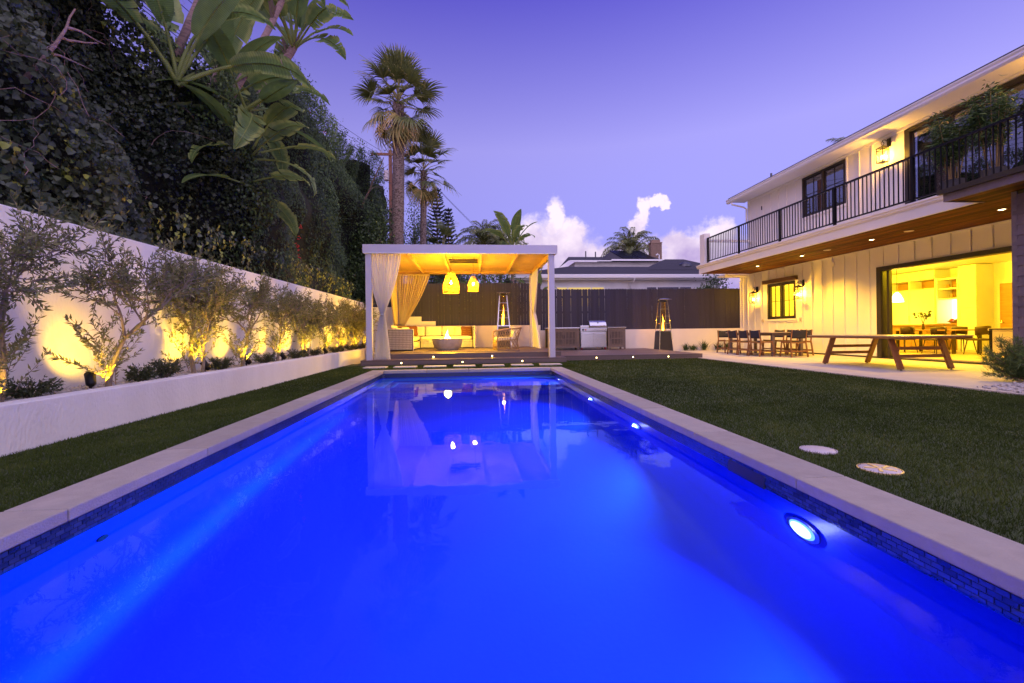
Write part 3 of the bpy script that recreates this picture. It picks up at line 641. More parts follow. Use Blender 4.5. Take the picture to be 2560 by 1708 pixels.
pendant(.065, 15.95, 2.88, 2.36, .188, 'smaller woven bell pendant lamp glowing under the pergola', 430)

# ---------------------------------------------------------------- lounge: rug, sofa, pillows, fire bowl, rattan chair
DZ = .287
put(MB().box(-2.35, 1.55, 14.85, 18.25, DZ+.002, DZ+.012).build('rug', 'rug'), 'brown striped flat-weave rug under the fire bowl and sofa', 'rug')
DZ += .012
sf = thing('corner_sofa', 'woven pale corner sofa with cream cushions under the pergola', 'sofa', (-1.6, 17.6, DZ))
mat('wicker_gap', (.10, .085, .075), .9, .1)
def weave(o, u, v, lu, lv, nu, nv, out, gap=.012, th=.008):
    mb = MB(); o, u, v, out = [Vector(q) for q in (o, u, v, out)]; du = lu/nu; dv = lv/nv
    for i in range(nu):
        for j in range(nv):
            p0 = o+u*(i*du+gap/2)+v*(j*dv+gap/2); p1 = p0+u*(du-gap); p2 = p1+v*(dv-gap); p3 = p0+v*(dv-gap); e = out*(th+.004*((i+j) % 2))
            mb.add([p0, p1, p2, p3, p0+e, p1+e, p2+e, p3+e], [(4, 5, 6, 7), (0, 1, 5, 4), (1, 2, 6, 5), (2, 3, 7, 6), (3, 0, 4, 7)])
    mb.build('wicker_panel', 'wicker', sf)['kind'] = 'stuff'
core = MB()
core.box(-2.90, -2.04, 16.0, 16.12, DZ+.03, 1.03); weave((-2.87, 15.998, DZ+.05), (1, 0, 0), (0, 0, 1), .80, .67, 17, 11, (0, -1, 0))
core.box(-2.90, -2.78, 16.12, 18.95, DZ+.03, 1.03); core.box(-2.78, -2.05, 16.12, 18.10, DZ+.03, .60); weave((-2.048, 16.14, DZ+.05), (0, 1, 0), (0, 0, 1), 1.9, .25, 26, 5, (1, 0, 0))
core.box(-2.05, .02, 18.12, 18.94, DZ+.03, .60); weave((-2.0, 18.118, DZ+.05), (1, 0, 0), (0, 0, 1), 2.0, .25, 40, 5, (0, -1, 0))
core.box(-2.78, .02, 18.84, 18.95, .60, 1.17); core.box(.02, .10, 18.0, 18.95, DZ+.03, 1.13); weave((.03, 17.998, DZ+.05), (1, 0, 0), (0, 0, 1), .06, .75, 2, 12, (0, -1, 0))
core.build('wicker_core', 'wicker_gap', sf)

for a in (((-2.91, -2.03), (15.985, 16.13), (1.03, 1.06)), ((-2.91, -2.76), (16.13, 18.96), (1.03, 1.058)), ((-2.80, .12), (18.82, 18.97), (1.17, 1.20)), ((.005, .115), (17.985, 18.82), (1.13, 1.16)), ((-2.045, -2.015), (15.985, 16.02), (DZ, 1.03)), ((-2.92, -2.89), (15.985, 16.02), (DZ, 1.03)), ((.09, .125), (17.98, 18.02), (DZ, 1.13)), ((-2.05, .0), (18.09, 18.13), (.60, .635))):
    MB().box(*a[0], *a[1], *a[2]).build('frame_rail', 'wicker', sf, bevel=.008)
for c, s in (((-2.39, 17.1, .70), (.74, 1.95, .17)), ((-1.53, 18.42, .71), (1.02, .76, .18)), ((-.51, 18.42, .71), (1.02, .76, .18)), ((-2.42, 18.45, .71), (.74, .72, .18))):
    MB().cushion(c, s, .2).build('seat_cushion', 'cream_fabric', sf, smooth=True)
for x0, x1 in ((-2.50, -1.90), (-1.885, -1.225), (-1.215, -.565), (-.555, -.02)):
    MB().cushion((0, 0, 0), (x1-x0, .40, .17), .22).xf(Matrix.Translation(((x0+x1)/2, 18.70, .985)) @ Matrix.Rotation(R(78), 4, 'X')).build('back_cushion', 'cream_fabric', sf, smooth=True)
for y0, y1 in ((16.2, 16.95), (17.0, 17.7)):
    MB().cushion((0, 0, 0), (.36, y1-y0, .16), .22).xf(Matrix.Translation((-2.68, (y0+y1)/2, .92)) @ Matrix.Rotation(R(-78), 4, 'Y')).build('back_cushion', 'cream_fabric', sf, smooth=True)
def pillow(label, c, size, rx, ry, rz, m, stripes=None):
    t = thing('pillow', label, 'pillow', c, 0, 'sofa pillows')
    M_ = Matrix.Translation(c) @ Matrix.Rotation(R(rz), 4, 'Z') @ Matrix.Rotation(R(ry), 4, 'Y') @ Matrix.Rotation(R(rx), 4, 'X')
    MB().cushion((0, 0, 0), (size, size*.92, .17), .30, 16, .75).xf(M_).build('cover', m, t, smooth=True)
    if stripes:
        for k in (-.28, -.1, .08, .26):
            b = MB(); b.bar((-size*.40, size*k, .086-.10*abs(k)), (size*.40, size*k, .086-.10*abs(k)), .012, .006); b.xf(M_).build('stripe', stripes, t)
pillow('reddish brown striped pillow in the right corner of the sofa', (-.22, 18.38, .97), .44, 68, 0, 8, 'brown_fabric', 'olive_fabric')
pillow('cream pillow leaning beside the brown one at the right end of the sofa', (-.50, 18.50, .98), .42, 74, 0, -14, 'cream_fabric')
pillow('rust brown pillow on the left arm of the sofa', (-2.30, 17.75, 1.00), .44, 70, 0, 22, 'brown_fabric')
pillow('olive brown pillow at the back of the left sofa arm', (-2.62, 17.55, 1.02), .42, 66, 0, 40, 'olive_fabric')
pillow('cream pillow between the brown and the olive pillow', (-2.46, 17.45, .98), .38, 66, 0, 55, 'cream_fabric')
pillow('cream pillow at the far left end of the sofa', (-2.75, 16.75, 1.03), .40, 60, 0, 70, 'cream_fabric')

fx, fy = -.87, 16.30
fb = thing('fire_bowl', 'round cast concrete fire bowl with burning flame on the rug', 'fire bowl', (fx, fy, DZ))
MB().lathe([(.36, 0), (.37, .012), (.455, .10), (.515, .24), (.535, .40), (.535, .415), (.50, .418), (.488, .36), (.001, .335)], 48, (fx, fy, DZ)).build('bowl', 'cast_stone', fb, smooth='auto')
def rocks():
    b = MB()
    for _ in range(110):
        r = .44*math.sqrt(random.random()); a = random.random()*6.28; s = random.uniform(.02, .04)
        p = Vector((fx+r*math.cos(a), fy+r*math.sin(a), DZ+.36+random.uniform(0, .02)))
        vs = [p+Vector((random.uniform(-.4, .4), random.uniform(-.4, .4), 0)) * s+Vector(q)*s for q in ((1, 0, 0), (-1, 0, 0), (0, 1, 0), (0, -1, 0), (0, 0, 1), (0, 0, -1))]
        b.add(vs, [(0, 2, 4), (2, 1, 4), (1, 3, 4), (3, 0, 4), (2, 0, 5), (1, 2, 5), (3, 1, 5), (0, 3, 5)])
    o = b.build('lava_rock', 'gravel', fb); o['kind'] = 'stuff'
rocks()
def flame(parent, base, h, r, n, m='flame', spread=1., seed=1):
    rs = random.Random(seed); b = MB()
    for k in range(n):
        a = rs.random()*6.28; q = r*spread*math.sqrt(rs.random()); hh = h*(1-.65*q/(r*spread+1e-6))*rs.uniform(.75, 1.05); ox, oy = q*math.cos(a), q*math.sin(a); w = r*rs.uniform(.35, .55)
        ph = rs.random()*6.28; pts = []; rad = []
        for s in np.linspace(0, 1, 11):
            pts.append((base[0]+ox*(1-.7*s)+.22*r*math.sin(5*s+ph)*s, base[1]+oy*(1-.7*s)+.22*r*math.cos(4.3*s+ph)*s, base[2]+hh*s)); rad.append(max(.0015, w*(math.sin(math.pi*(.22+.78*s)))**1.3*(1-.45*s)))
        b.tube(pts, rad, 8)
    return b.build('flame', m, parent, smooth=True)
flame(fb, (fx, fy, DZ+.365), .44, .10, 8, seed=4); flame(fb, (fx+.02, fy, DZ+.36), .15, .10, 10, 'flame_soft', 1.6, 9)
lamp('fire_light', 'POINT', (fx, fy, DZ+.62), fb, 400, (1., .60, .015), .12)

def rattan_chair():
    t = thing('rattan_armchair', 'lattice rattan tub armchair with pale cushion facing the fire bowl', 'armchair', (1.15, 15.62, DZ), R(8))
    # plan of the tub: U open towards -X
    def plan(s, k):      # s 0..1 round the U, k 0..1 height
        flare = .06*abs(k-.40)*1.6; L0, L1, hw = -.36, .08, .37+flare*.35
        if s < .28: p = (L0+(L1-L0)*s/.28, -hw)
        elif s > .72: p = (L1-(L1-L0)*(s-.72)/.28, hw)
        else:
            a = -math.pi/2+math.pi*(s-.28)/.44; p = (L1+(.33+flare*1.2+(.12*max(0, k-.45)))*math.cos(a), hw*math.sin(a))
        back = max(0, 1-abs(s-.5)/.5)
        return Vector((p[0], p[1], .02+k*(.62+.12*back**.8)))
    fr_ = MB()
    for k, r in ((0, .020), (1, .026), (.48, .012)): fr_.tube([plan(s, k) for s in np.linspace(0, 1, 33)], r, 8)
    for s in (0, .28, .5, .72, 1): fr_.tube([plan(s, k) for k in np.linspace(0, 1, 9)], .019 if s in (0, 1) else .012, 8)
    fr_.tube([plan(0, .48), plan(1, .48)], .016, 8); fr_.tube([plan(0, .03), plan(1, .03)], .014, 8)
    fr_.build('frame', 'rattan', t, w=False, smooth=True)
    la = MB(); m_ = 18
    for sgn in (1, -1):
        for i in range(-6, m_+6):
            s0 = i/m_; pts = []
            for k in np.linspace(0, 1, 12):
                s = s0+sgn*.20*k
                if 0 <= s <= 1: pts.append(plan(s, k))
            if len(pts) > 1: la.tube(pts, .0068, 5)
    for i in range(9):                                    # front apron lattice
        for sgn in (1, -1):
            y0 = -.36+.09*i; la.tube([(-.36, y0, .03), (-.36, max(-.37, min(.37, y0+sgn*.18)), .31)], .0065, 5)
    la.build('lattice', 'rattan', t, w=False, smooth=True)
    MB().cushion((-.04, 0, .385), (.66, .64, .14), .3).build('seat_cushion', 'curtain', t, w=False, smooth=True)
    MB().cushion((0, 0, 0), (.36, .50, .12), .3).xf(Matrix.Translation((.27, 0, .60)) @ Matrix.Rotation(R(-74), 4, 'Y')).build('back_cushion', 'curtain', t, w=False, smooth=True)
rattan_chair()

# ---------------------------------------------------------------- pyramid heaters
def heater(x, y, z, label, power):
    t = thing('patio_heater', label, 'patio heater', (x, y, z), 0, 'pyramid patio heaters')
    def sq(h, zz): return [(-h, -h, zz), (h, -h, zz), (h, h, zz), (-h, h, zz)]
    def frus(h0, z0, h1, z1): return MB().add(sq(h0, z0)+sq(h1, z1), [(0, 3, 2, 1), (4, 5, 6, 7), (0, 1, 5, 4), (1, 2, 6, 5), (2, 3, 7, 6), (3, 0, 4, 7)])
    frus(.285, .03, .225, .86).build('base', 'dark_frame', t, w=False, bevel=.006)
    frus(.235, .862, .228, .90).build('burner_tray', 'steel', t, w=False)
    lo, hi = .255, .145
    for sx in (-1, 1):
        for sy in (-1, 1):
            MB().bar((sx*.292, sy*.292, .0), (sx*.232, sy*.232, .9), .026).bar((sx*.232, sy*.232, .9), (sx*hi, sy*hi, 2.10), .024).build('corner_post', 'steel', t, w=False)
            MB().lathe([(.03, 0), (.03, .02), (.02, .028)], 10, (sx*.292, sy*.292, -.002)).build('foot', 'dark_frame', t, w=False)
    MB().lathe([(.10, .90), (.10, 2.08)], 24, cap0=False).build('glass_tube', 'tube_glass', t, w=False, smooth=True)
    for k in range(3):
        zz = 1.2+.3*k; h = .232+(hi-.232)*(zz-.9)/1.2; b = MB()
        for a_, b_ in (((-h, -h), (h, -h)), ((h, -h), (h, h)), ((h, h), (-h, h)), ((-h, h), (-h, -h))): b.bar((*a_, zz), (*b_, zz), .006)
        b.build('guard_wire', 'steel', t, w=False)
    frus(.16, 2.09, .11, 2.15).build('collar', 'steel_dark', t, w=False)
    MB().add(sq(.265, 2.185)+sq(.27, 2.20)+sq(.06, 2.245), [(0, 3, 2, 1), (0, 1, 5, 4), (1, 2, 6, 5), (2, 3, 7, 6), (3, 0, 4, 7), (4, 5, 9, 8), (5, 6, 10, 9), (6, 7, 11, 10), (7, 4, 8, 11), (8, 9, 10, 11)]).build('reflector_cap', 'steel', t, w=False)
    b = MB()
    for sx in (-1, 1):
        for sy in (-1, 1): b.bar((sx*.1, sy*.1, 2.14), (sx*.15, sy*.15, 2.19), .015)
    b.build('cap_strut', 'steel', t, w=False)
    f = flame(t, (x, y, z+.91), .98, .085, 4, 'flame_amber', .55, int(x*10)); flame(t, (x, y, z+.91), .66, .026, 2, 'flame', .5, int(x*10)+1); 
    lamp('heater_light', 'POINT', (x, y, z+1.30), t, power, (1., .52, .05), .06)
heater(1.26, 18.30, .287, 'pyramid patio heater with tall flame behind the rattan armchair', 55)
heater(7.98, 18.45, 0.0, 'pyramid patio heater with tall flame standing by the right end of the fence', 42)

# ---------------------------------------------------------------- outdoor kitchen
def cabinet(label, x0, x1, y0, y1, doors):
    z0, z1 = .135, 1.03
    t = thing('outdoor_cabinet', label, 'cabinet', ((x0+x1)/2, (y0+y1)/2, z0), 0, 'slatted outdoor cabinets')
    for x in (x0, x1-.07):
        for y in (y0, y1-.07): MB().box(x, x+.07, y, y+.07, z0, z1).build('leg', 'teak_grey', t, bevel=.004)
    MB().box(x0+.01, x1-.01, y0+.035, y1-.01, z0+.13, z1-.004).build('carcass', 'soil', t)
    for z in (z0+.10, z1-.09): MB().box(x0+.072, x1-.072, y0+.005, y0+.034, z, z+.085).build('rail', 'teak_grey', t)
    MB().box(x0-.02, x1+.02, y0-.03, y1+.02, z1+.002, z1+.045).build('worktop', 'steel', t, bevel=.004)
    w = (x1-x0-.144)/doors
    for d in range(doors):
        a = x0+.072+w*d; dr_ = bpy.data.objects.new('door', None); COL.objects.link(dr_); dr_.parent = t; dr_.location = Vector((a, y0, z0))-t.location
        for q in ((a+.004, a+.054, z0+.19, z1-.095), (a+w-.054, a+w-.004, z0+.19, z1-.095), (a+.056, a+w-.056, z0+.19, z0+.24), (a+.056, a+w-.056, z1-.145, z1-.095), (a+.056, a+w-.056, (z0+z1)/2-.0, (z0+z1)/2+.04)):
            MB().box(q[0], q[1], y0+.002, y0+.028, q[2], q[3]).build('door_rail', 'teak_grey', dr_)
        n = max(4, int((w-.11)/.058)); pt = (w-.112)/n
        me = MB().box(-.019, .019, 0, .016, 0, z1-.145-z0-.242).mesh('slat', 'teak_grey')
        for i in range(n): link('slat', me, dr_, (.056+pt*(i+.5), .008, .241))
        hx = a+(w-.03 if d == 0 and doors > 1 else .03)
        MB().tube([(hx, y0, .62), (hx, y0-.025, .63), (hx, y0-.025, .75), (hx, y0, .76)], .006, 6).build('handle', 'black_metal', dr_)
cabinet('wide weathered slatted outdoor cabinet between pergola post and grill', 3.09, 4.42, 18.50, 19.10, 2)
cabinet('narrow weathered slatted outdoor cabinet right of the grill', 5.63, 6.38, 18.50, 19.10, 1)
def grill():
    x0, x1, y0, y1, z = 4.46, 5.59, 18.48, 19.08, .135
    t = thing('barbecue_grill', 'stainless steel gas barbecue with hood and side burner against the fence', 'grill', (5.0, 18.8, z))
    MB().box(x0+.02, x1-.02, y0+.03, y1, z+.10, z+.76).build('cabinet_body', 'steel', t, bevel=.006)
    MB().box(x0, x1, y0-.01, y0+.05, z+.765, z+.90).build('control_panel', 'steel', t, bevel=.008)
    MB().box(x0, x1, y0+.052, y1+.01, z+.765, z+.90).build('firebox', 'steel', t, bevel=.01)
    mid = x0+.40
    hood = [(y0+.03, z+.905), (y0+.02, z+1.00), (y0+.10, z+1.14), (y0+.22, z+1.21), (y1-.06, z+1.21), (y1-.01, z+1.12), (y1-.01, z+.905)]
    b = MB(); n = len(hood); b.add([(mid+.01, y, q) for y, q in hood]+[(x1-.01, y, q) for y, q in hood], [tuple(range(n)), tuple(range(2*n-1, n-1, -1))]+[(i, i+n, (i+1) % n+n, (i+1) % n) for i in range(n)])
    hd = b.build('hood', 'steel', t, bevel=.012)
    MB().tube([(mid+.1, y0+.035, z+1.01), (mid+.1, y0-.03, z+1.0), (x1-.1, y0-.03, z+1.0), (x1-.1, y0+.035, z+1.01)], .013, 8).build('hood_handle', 'steel', hd, smooth=True)
    MB().lathe([(.03, 0), (.03, .006), (.001, .008)], 16).xf(Matrix.Translation(((mid+x1)/2, y0+.085, z+1.13)) @ Matrix.Rotation(R(50), 4, 'X')).build('thermometer', 'steel_dark', hd)
    MB().box(x0+.01, mid-.01, y0+.06, y1-.02, z+.905, z+1.02).build('side_burner_lid', 'steel', t, bevel=.02)
    for i, x in enumerate((x0+.22, x0+.56, x0+.70, x0+.86, x0+1.02)):
        MB().lathe([(.034, 0), (.034, .006), (.026, .012), (.022, .035), (.001, .037)], 16).xf(Matrix.Translation((x, y0-.012, z+.835)) @ Matrix.Rotation(R(90), 4, 'X')).build('knob', 'red_knob' if i == 0 else 'steel', t, smooth='auto')
    MB().box(x0+.07, x0+.15, y0-.016, y0-.011, z+.80, z+.87).build('badge', 'dark_frame', t)
    for a, c in ((x0+.045, mid+.15), (mid+.165, x1-.045)):
        d = MB().box(a, c, y0+.008, y0+.028, z+.14, z+.72).build('door', 'steel', t, bevel=.006)
        MB().tube([(a+.05, y0+.01, z+.66), (a+.05, y0-.02, z+.66), (c-.05, y0-.02, z+.66), (c-.05, y0+.01, z+.66)], .009, 8).build('handle', 'steel', d)
    for x in (x0+.07, x1-.07):
        for y in (y0+.08, y1-.08):
            M_ = Matrix.Translation((x, y, z+.045)) @ Matrix.Rotation(R(90), 4, 'Y')
            MB().lathe([(.045, -.015), (.045, .015), (.015, .018)], 14, cap1=True).xf(M_).bar((x, y, z+.05), (x, y, z+.11), .02).build('caster', 'red_knob' if y < 18.7 else 'dark_frame', t)
grill()
# ---------------------------------------------------------------- house on the right
HX = 12.20
hs = thing('house', 'white board-and-batten two-storey house with balcony and lit kitchen', 'house', (HX, 12.0, 0))
b = MB()
for y0, y1, z0, z1 in ((17.80, 19.62, 0, 3.44), (16.20, 17.80, 0, 1.31), (16.20, 17.80, 2.74, 3.44), (12.68, 16.20, 0, 3.44), (7.9, 12.68, 2.70, 3.44), (7.25, 7.9, 0, 3.44)): b.box(HX, HX+.16, y0, y1, z0, z1)
b.box(HX+.16, 18.7, 19.40, 19.62, 0, 3.44)
b.build('lower_wall', 'siding', hs)
b = MB()
for y0, y1, z0, z1 in ((15.76, 19.05, 3.44, 6.60), (13.83, 15.76, 3.44, 4.98), (13.83, 15.76, 6.43, 6.60), (11.77, 13.83, 3.44, 6.60), (8.3, 11.77, 6.45, 6.60), (4.0, 8.3, 3.44, 6.60)): b.box(HX, HX+.16, y0, y1, z0, z1)
b.box(HX+.16, 18.0, 18.90, 19.05, 3.44, 6.60)
b.build('upper_wall', 'siding', hs)
def batten(y, z0, z1, w=.045): MB().box(HX-.034, HX-.001, y-w/2, y+w/2, z0, z1).build('batten', 'siding', hs, bevel=.004)
y = 19.16; k = 0
while y > 7.4:
    if 16.12 < y < 17.88: batten(y, .17, 1.17); batten(y, 2.93, 3.29)
    elif y < 12.72: batten(y, 2.77, 3.29)
    else: batten(y, .17, 3.29)
    y -= .4755
y = 18.52
while y > 4.5:
    if 13.78 < y < 15.80: batten(y, 3.72, 4.84)
    elif y > 11.9: batten(y, 3.72, 6.47)
    elif y < 8.2: batten(y, 3.72, 6.47)
    y -= .4755
MB().box(HX-.040, HX-.0005, 19.49, 19.64, 0, 3.44).build('corner_board', 'siding', hs); MB().box(HX-.040, HX-.0005, 18.93, 19.07, 3.71, 6.56).build('corner_board', 'siding', hs)
MB().box(HX-.038, HX-.0005, 7.3, 19.488, 3.295, 3.43).build('frieze_board', 'siding', hs); MB().box(HX-.038, HX-.0005, 4.2, 18.928, 6.475, 6.555).build('frieze_board', 'siding', hs)
MB().box(HX-.03, HX-.0005, 12.75, 19.488, .05, .165).build('base_board', 'siding', hs); MB().box(HX-.006, HX-.0005, 12.75, 19.488, .0, .048).build('weep_strip', 'dark_frame', hs)
# lower window
def sash(parent, y0, y1, z0, z1, x, vm_, hm, gl='glass'):
    s = parent; fw = .05
    b = MB(); b.box(x, x+.04, y0, y0+fw, z0, z1); b.box(x, x+.04, y1-fw, y1, z0, z1); b.box(x, x+.04, y0+fw, y1-fw, z0, z0+fw); b.box(x, x+.04, y0+fw, y1-fw, z1-fw, z1); b.build('sash_frame', 'dark_frame', s)
    for i in range(1, vm_): yy = y0+(y1-y0)*i/vm_; MB().box(x+.006, x+.034, yy-.01, yy+.01, z0+fw, z1-fw).build('muntin', 'dark_frame', s)
    for zz in hm: MB().box(x+.008, x+.032, y0+fw, y1-fw, zz-.01, zz+.01).build('muntin', 'dark_frame', s)
    MB().box(x+.017, x+.023, y0+fw-.005, y1-fw+.005, z0+fw-.005, z1-fw+.005).build('pane', gl, s)
def window(y0, y1, z0, z1, hm, gl='glass'):
    w = bpy.data.objects.new('window', None); COL.objects.link(w); w.parent = hs
    b = MB(); x = HX-.035; t = .055
    b.box(x, HX+.14, y0, y0+t, z0, z1); b.box(x, HX+.14, y1-t, y1, z0, z1); b.box(x, HX+.14, y0+t, y1-t, z0, z0+t); b.box(x, HX+.14, y0+t, y1-t, z1-t, z1)
    b.build('frame', 'dark_frame', w); ym = (y0+y1)/2
    MB().box(x+.004, HX+.13, ym-.035, ym+.035, z0+t, z1-t).build('mullion', 'dark_frame', w)
    sash(w, y0+t, ym-.035, z0+t, z1-t, HX+.02, 2, hm, gl); sash(w, ym+.035, y1-t, z0+t, z1-t, HX+.02, 2, hm, gl)
    MB().box(HX-.05, HX-.002, y0-.06, y1+.06, z0-.075, z0-.005).build('sill', 'siding', w)
window(16.20, 17.80, 1.31, 2.74, [2.02]); window(13.83, 15.76, 4.98, 6.43, [5.78], 'window_glass')
MB().box(HX+.3, HX+.32, 13.5, 16.0, 4.7, 6.55).build('window_dark_backing', 'dark_frame', hs)  # dark sheet behind the panes, standing in for the unlit room
MB().box(HX-.13, HX-.003, 16.06, 18.00, 2.765, 2.915).build('window_lintel', 'beam_wood', hs, bevel=.008)
MB().box(HX-.026, HX-.002, 16.12, 17.88, 1.175, 1.232).build('window_apron', 'siding', hs)
for yy in (18.12, 15.91):
    o = MB().box(HX-.05, HX-.003, yy-.035, yy+.035, 1.21, 1.33).tube([(HX-.05, yy, 1.31), (HX-.075, yy, 1.30), (HX-.075, yy, 1.22), (HX-.05, yy, 1.20)], .014, 8).build('socket_box', 'plate', hs, bevel=.006)
MB().box(HX-.045, HX-.023, 14.30, 14.46, 3.02, 3.16).build('junction_cover', 'siding', hs)
# upper terrace door
dr = bpy.data.objects.new('terrace_door', None); COL.objects.link(dr); dr.parent = hs
b = MB(); b.box(HX-.04, HX+.14, 11.62, 11.77, 3.72, 6.45); b.box(HX-.04, HX+.14, 8.3, 8.45, 3.72, 6.45); b.box(HX-.04, HX+.14, 8.45, 11.62, 6.34, 6.45); b.box(HX-.04, HX+.14, 8.45, 11.62, 3.72, 3.80); b.build('frame', 'dark_frame', dr)
for a in (8.45, 9.51, 10.57): sash(dr, a+.005, a+1.05, 3.80, 6.34, HX+.02, 1, [], 'window_glass')
MB().box(HX+.5, HX+.52, 8.2, 11.9, 3.6, 6.5).build('door_dark_backing', 'dark_frame', dr)  # added dark backing that makes the room behind the glass look unlit
# balcony
MB().box(9.90, HX-.002, 5.0, 18.93, 3.352, 3.695).build('balcony_slab', 'siding', hs)
MB().box(9.85, 9.898, 5.0, 18.98, 3.335, 3.555).build('balcony_fascia', 'siding', hs); MB().box(9.90, HX-.03, 18.935, 18.98, 3.335, 3.555).build('balcony_fascia', 'siding', hs)
prof = [(9.845, 3.558), (9.80, 3.60), (9.80, 3.63), (9.77, 3.655), (9.77, 3.69), (9.90, 3.70)]
b = MB(); n = len(prof); b.add([(x, 5.0, z) for x, z in prof]+[(x, 19.08, z) for x, z in prof], [(i, i+1, i+n+1, i+n) for i in range(n-1)]+[tuple(range(n-1, -1, -1)), tuple(range(n, 2*n)), (n-1, 0, n, 2*n-1)]); b.build('balcony_cornice', 'white_paint', hs)
sof = bpy.data.objects.new('soffit', None); COL.objects.link(sof); sof.parent = hs; npk = 20; pw = (HX-.03-9.90)/npk
me = MB().box(-pw/2+.0025, pw/2-.0025, 5.0, 18.93, -.012, .0).mesh('soffit_plank', 'soffit_wood')
for i in range(npk): link('soffit_plank', me, sof, (9.90+pw*(i+.5)-HX, -12.0, 3.346+random.uniform(-.0015, .0015)))
rl = bpy.data.objects.new('balcony_railing', None); COL.objects.link(rl); rl.parent = hs; XR = 9.96
MB().box(XR-.025, XR+.025, 5.2, 18.46, 4.745, 4.79).build('top_rail', 'black_metal', rl); MB().box(XR-.018, XR+.018, 5.2, 18.46, 3.79, 3.825).build('bottom_rail', 'black_metal', rl)
for yy in (18.42, 16.18, 13.91, 11.67, 9.45, 7.2): MB().box(XR-.03, XR+.03, yy-.03, yy+.03, 3.697, 4.743).build('rail_post', 'black_metal', rl)
me = MB().box(-.010, .010, -.010, .010, 0, .918).mesh('baluster', 'black_metal'); yy = 18.30
while yy > 5.3: link('baluster', me, rl, (XR-HX, yy-12.0, 3.826)); yy -= .1215
MB().box(9.87, 10.12, 18.52, 18.92, 3.70, 5.0).build('parapet_pier', 'siding', hs, bevel=.006); MB().box(10.13, HX-.03, 18.80, 18.90, 4.70, 4.80).build('parapet_cap', 'siding', hs)
# eaves, gutter and roof
MB().box(11.52, HX-.003, 3.0, 19.35, 6.562, 6.59).build('eave_soffit', 'siding', hs); MB().box(11.50, 11.518, 3.0, 19.40, 6.52, 6.70).build('eave_fascia', 'siding', hs)
gp = [(11.498, 6.50), (11.42, 6.50), (11.38, 6.55), (11.385, 6.60), (11.36, 6.64), (11.36, 6.67), (11.375, 6.67), (11.498, 6.66)]
b = MB(); n = len(gp); b.add([(x, 3.0, z) for x, z in gp]+[(x, 19.42, z) for x, z in gp], [(i, (i+1) % n, (i+1) % n+n, i+n) for i in range(n)]+[tuple(range(n)), tuple(range(2*n-1, n-1, -1))]); b.build('gutter', 'siding', hs)
b = MB(); b.add([(11.46, 3.0, 6.70), (11.46, 19.42, 6.70), (17.5, 19.42, 8.6), (17.5, 3.0, 8.6), (11.46, 3.0, 6.75), (11.46, 19.42, 6.75), (17.5, 19.42, 8.65), (17.5, 3.0, 8.65)], [(0, 1, 2, 3), (7, 6, 5, 4), (0, 4, 5, 1), (1, 5, 6, 2), (2, 6, 7, 3), (3, 7, 4, 0)]); b.build('roof', 'roof_shingle', hs)
MB().tube([(11.45, 19.1, 6.50), (11.47, 19.1, 6.40), (12.0, 19.12, 6.30), (12.14, 19.12, 6.22), (12.14, 19.12, 5.6)], .035, 8).build('downspout', 'siding', hs, smooth=True)
MB().tube([(12.4, 17.8, 7.0), (12.4, 17.8, 7.35)], .04, 8).build('roof_vent', 'steel_dark', hs)
MB().box(11.05, HX-.03, 19.0, 19.66, 3.25, 3.33).build('side_eave', 'siding', hs); MB().tube([(12.05, 19.5, 3.24), (12.10, 19.52, 3.12), (12.15, 19.66, 3.05), (12.15, 19.66, .3)], .032, 8).build('downspout', 'siding', hs)
MB().box(HX-.02, HX-.003, 18.10, 18.16, 5.92, 6.08).build('wall_vent', 'dark_frame', hs)
# sliding kitchen door
kd = bpy.data.objects.new('kitchen_door', None); COL.objects.link(kd); kd.parent = hs
b = MB(); b.box(HX-.05, HX+.2, 12.55, 12.70, 0, 2.73); b.box(HX-.05, HX+.2, 7.9, 12.55, 2.61, 2.73); b.build('frame', 'dark_frame', kd)
for x in (HX-.03, HX+.06, HX+.14): MB().box(x, x+.025, 7.9, 12.55, .0, .035).build('track', 'dark_frame', kd)
for i in range(3):
    x = HX+.0+.06*i; y0 = 12.33+.03*i; b = MB(); b.box(x, x+.04, y0, y0+.07, .03, 2.60); b.build('stacked_leaf', 'dark_frame', kd)
# dark shingled wing and its porch eave
wg = thing('shingled_wing', 'dark shingle-clad wing with low eave at the right edge', 'building', (9.6, 5.0, 0))
MB().box(9.615, 11.9, 2.0, 7.28, 0, 3.30).build('core_wall', 'dark_frame', wg)
me = MB().add([(0, 0, 0), (0, 5.28, 0), (.018, 0, .185), (.018, 5.28, .185), (.02, 0, 0), (.02, 5.28, 0)], [(0, 2, 3, 1), (0, 1, 5, 4)]).mesh('shingle_course', 'shingle')
for i in range(18): link('shingle_course', me, wg, (-.006+random.uniform(-.002, .002), -3.0, i*.18))
MB().box(9.60, 9.66, 7.22, 7.30, 0, 3.30).build('corner_board', 'shingle', wg)
b = MB(); b.box(9.0, 9.04, 2.0, 7.94, 3.30, 3.50); b.box(9.04, 9.84, 7.90, 7.94, 3.30, 3.50); b.build('eave_fascia', 'shingle', wg)
MB().box(8.93, 9.0, 2.0, 8.0, 3.44, 3.53).build('eave_gutter', 'dark_frame', wg)
b = MB(); b.add([(8.97, 2.0, 3.50), (8.97, 8.0, 3.50), (9.846, 8.0, 3.72), (9.846, 2.0, 3.72), (8.97, 2.0, 3.54), (8.97, 8.0, 3.54), (9.846, 8.0, 3.76), (9.846, 2.0, 3.76)], [(0, 1, 2, 3), (7, 6, 5, 4), (0, 4, 5, 1), (1, 5, 6, 2), (2, 6, 7, 3), (3, 7, 4, 0)]); b.build('eave_roof', 'roof_shingle', wg)
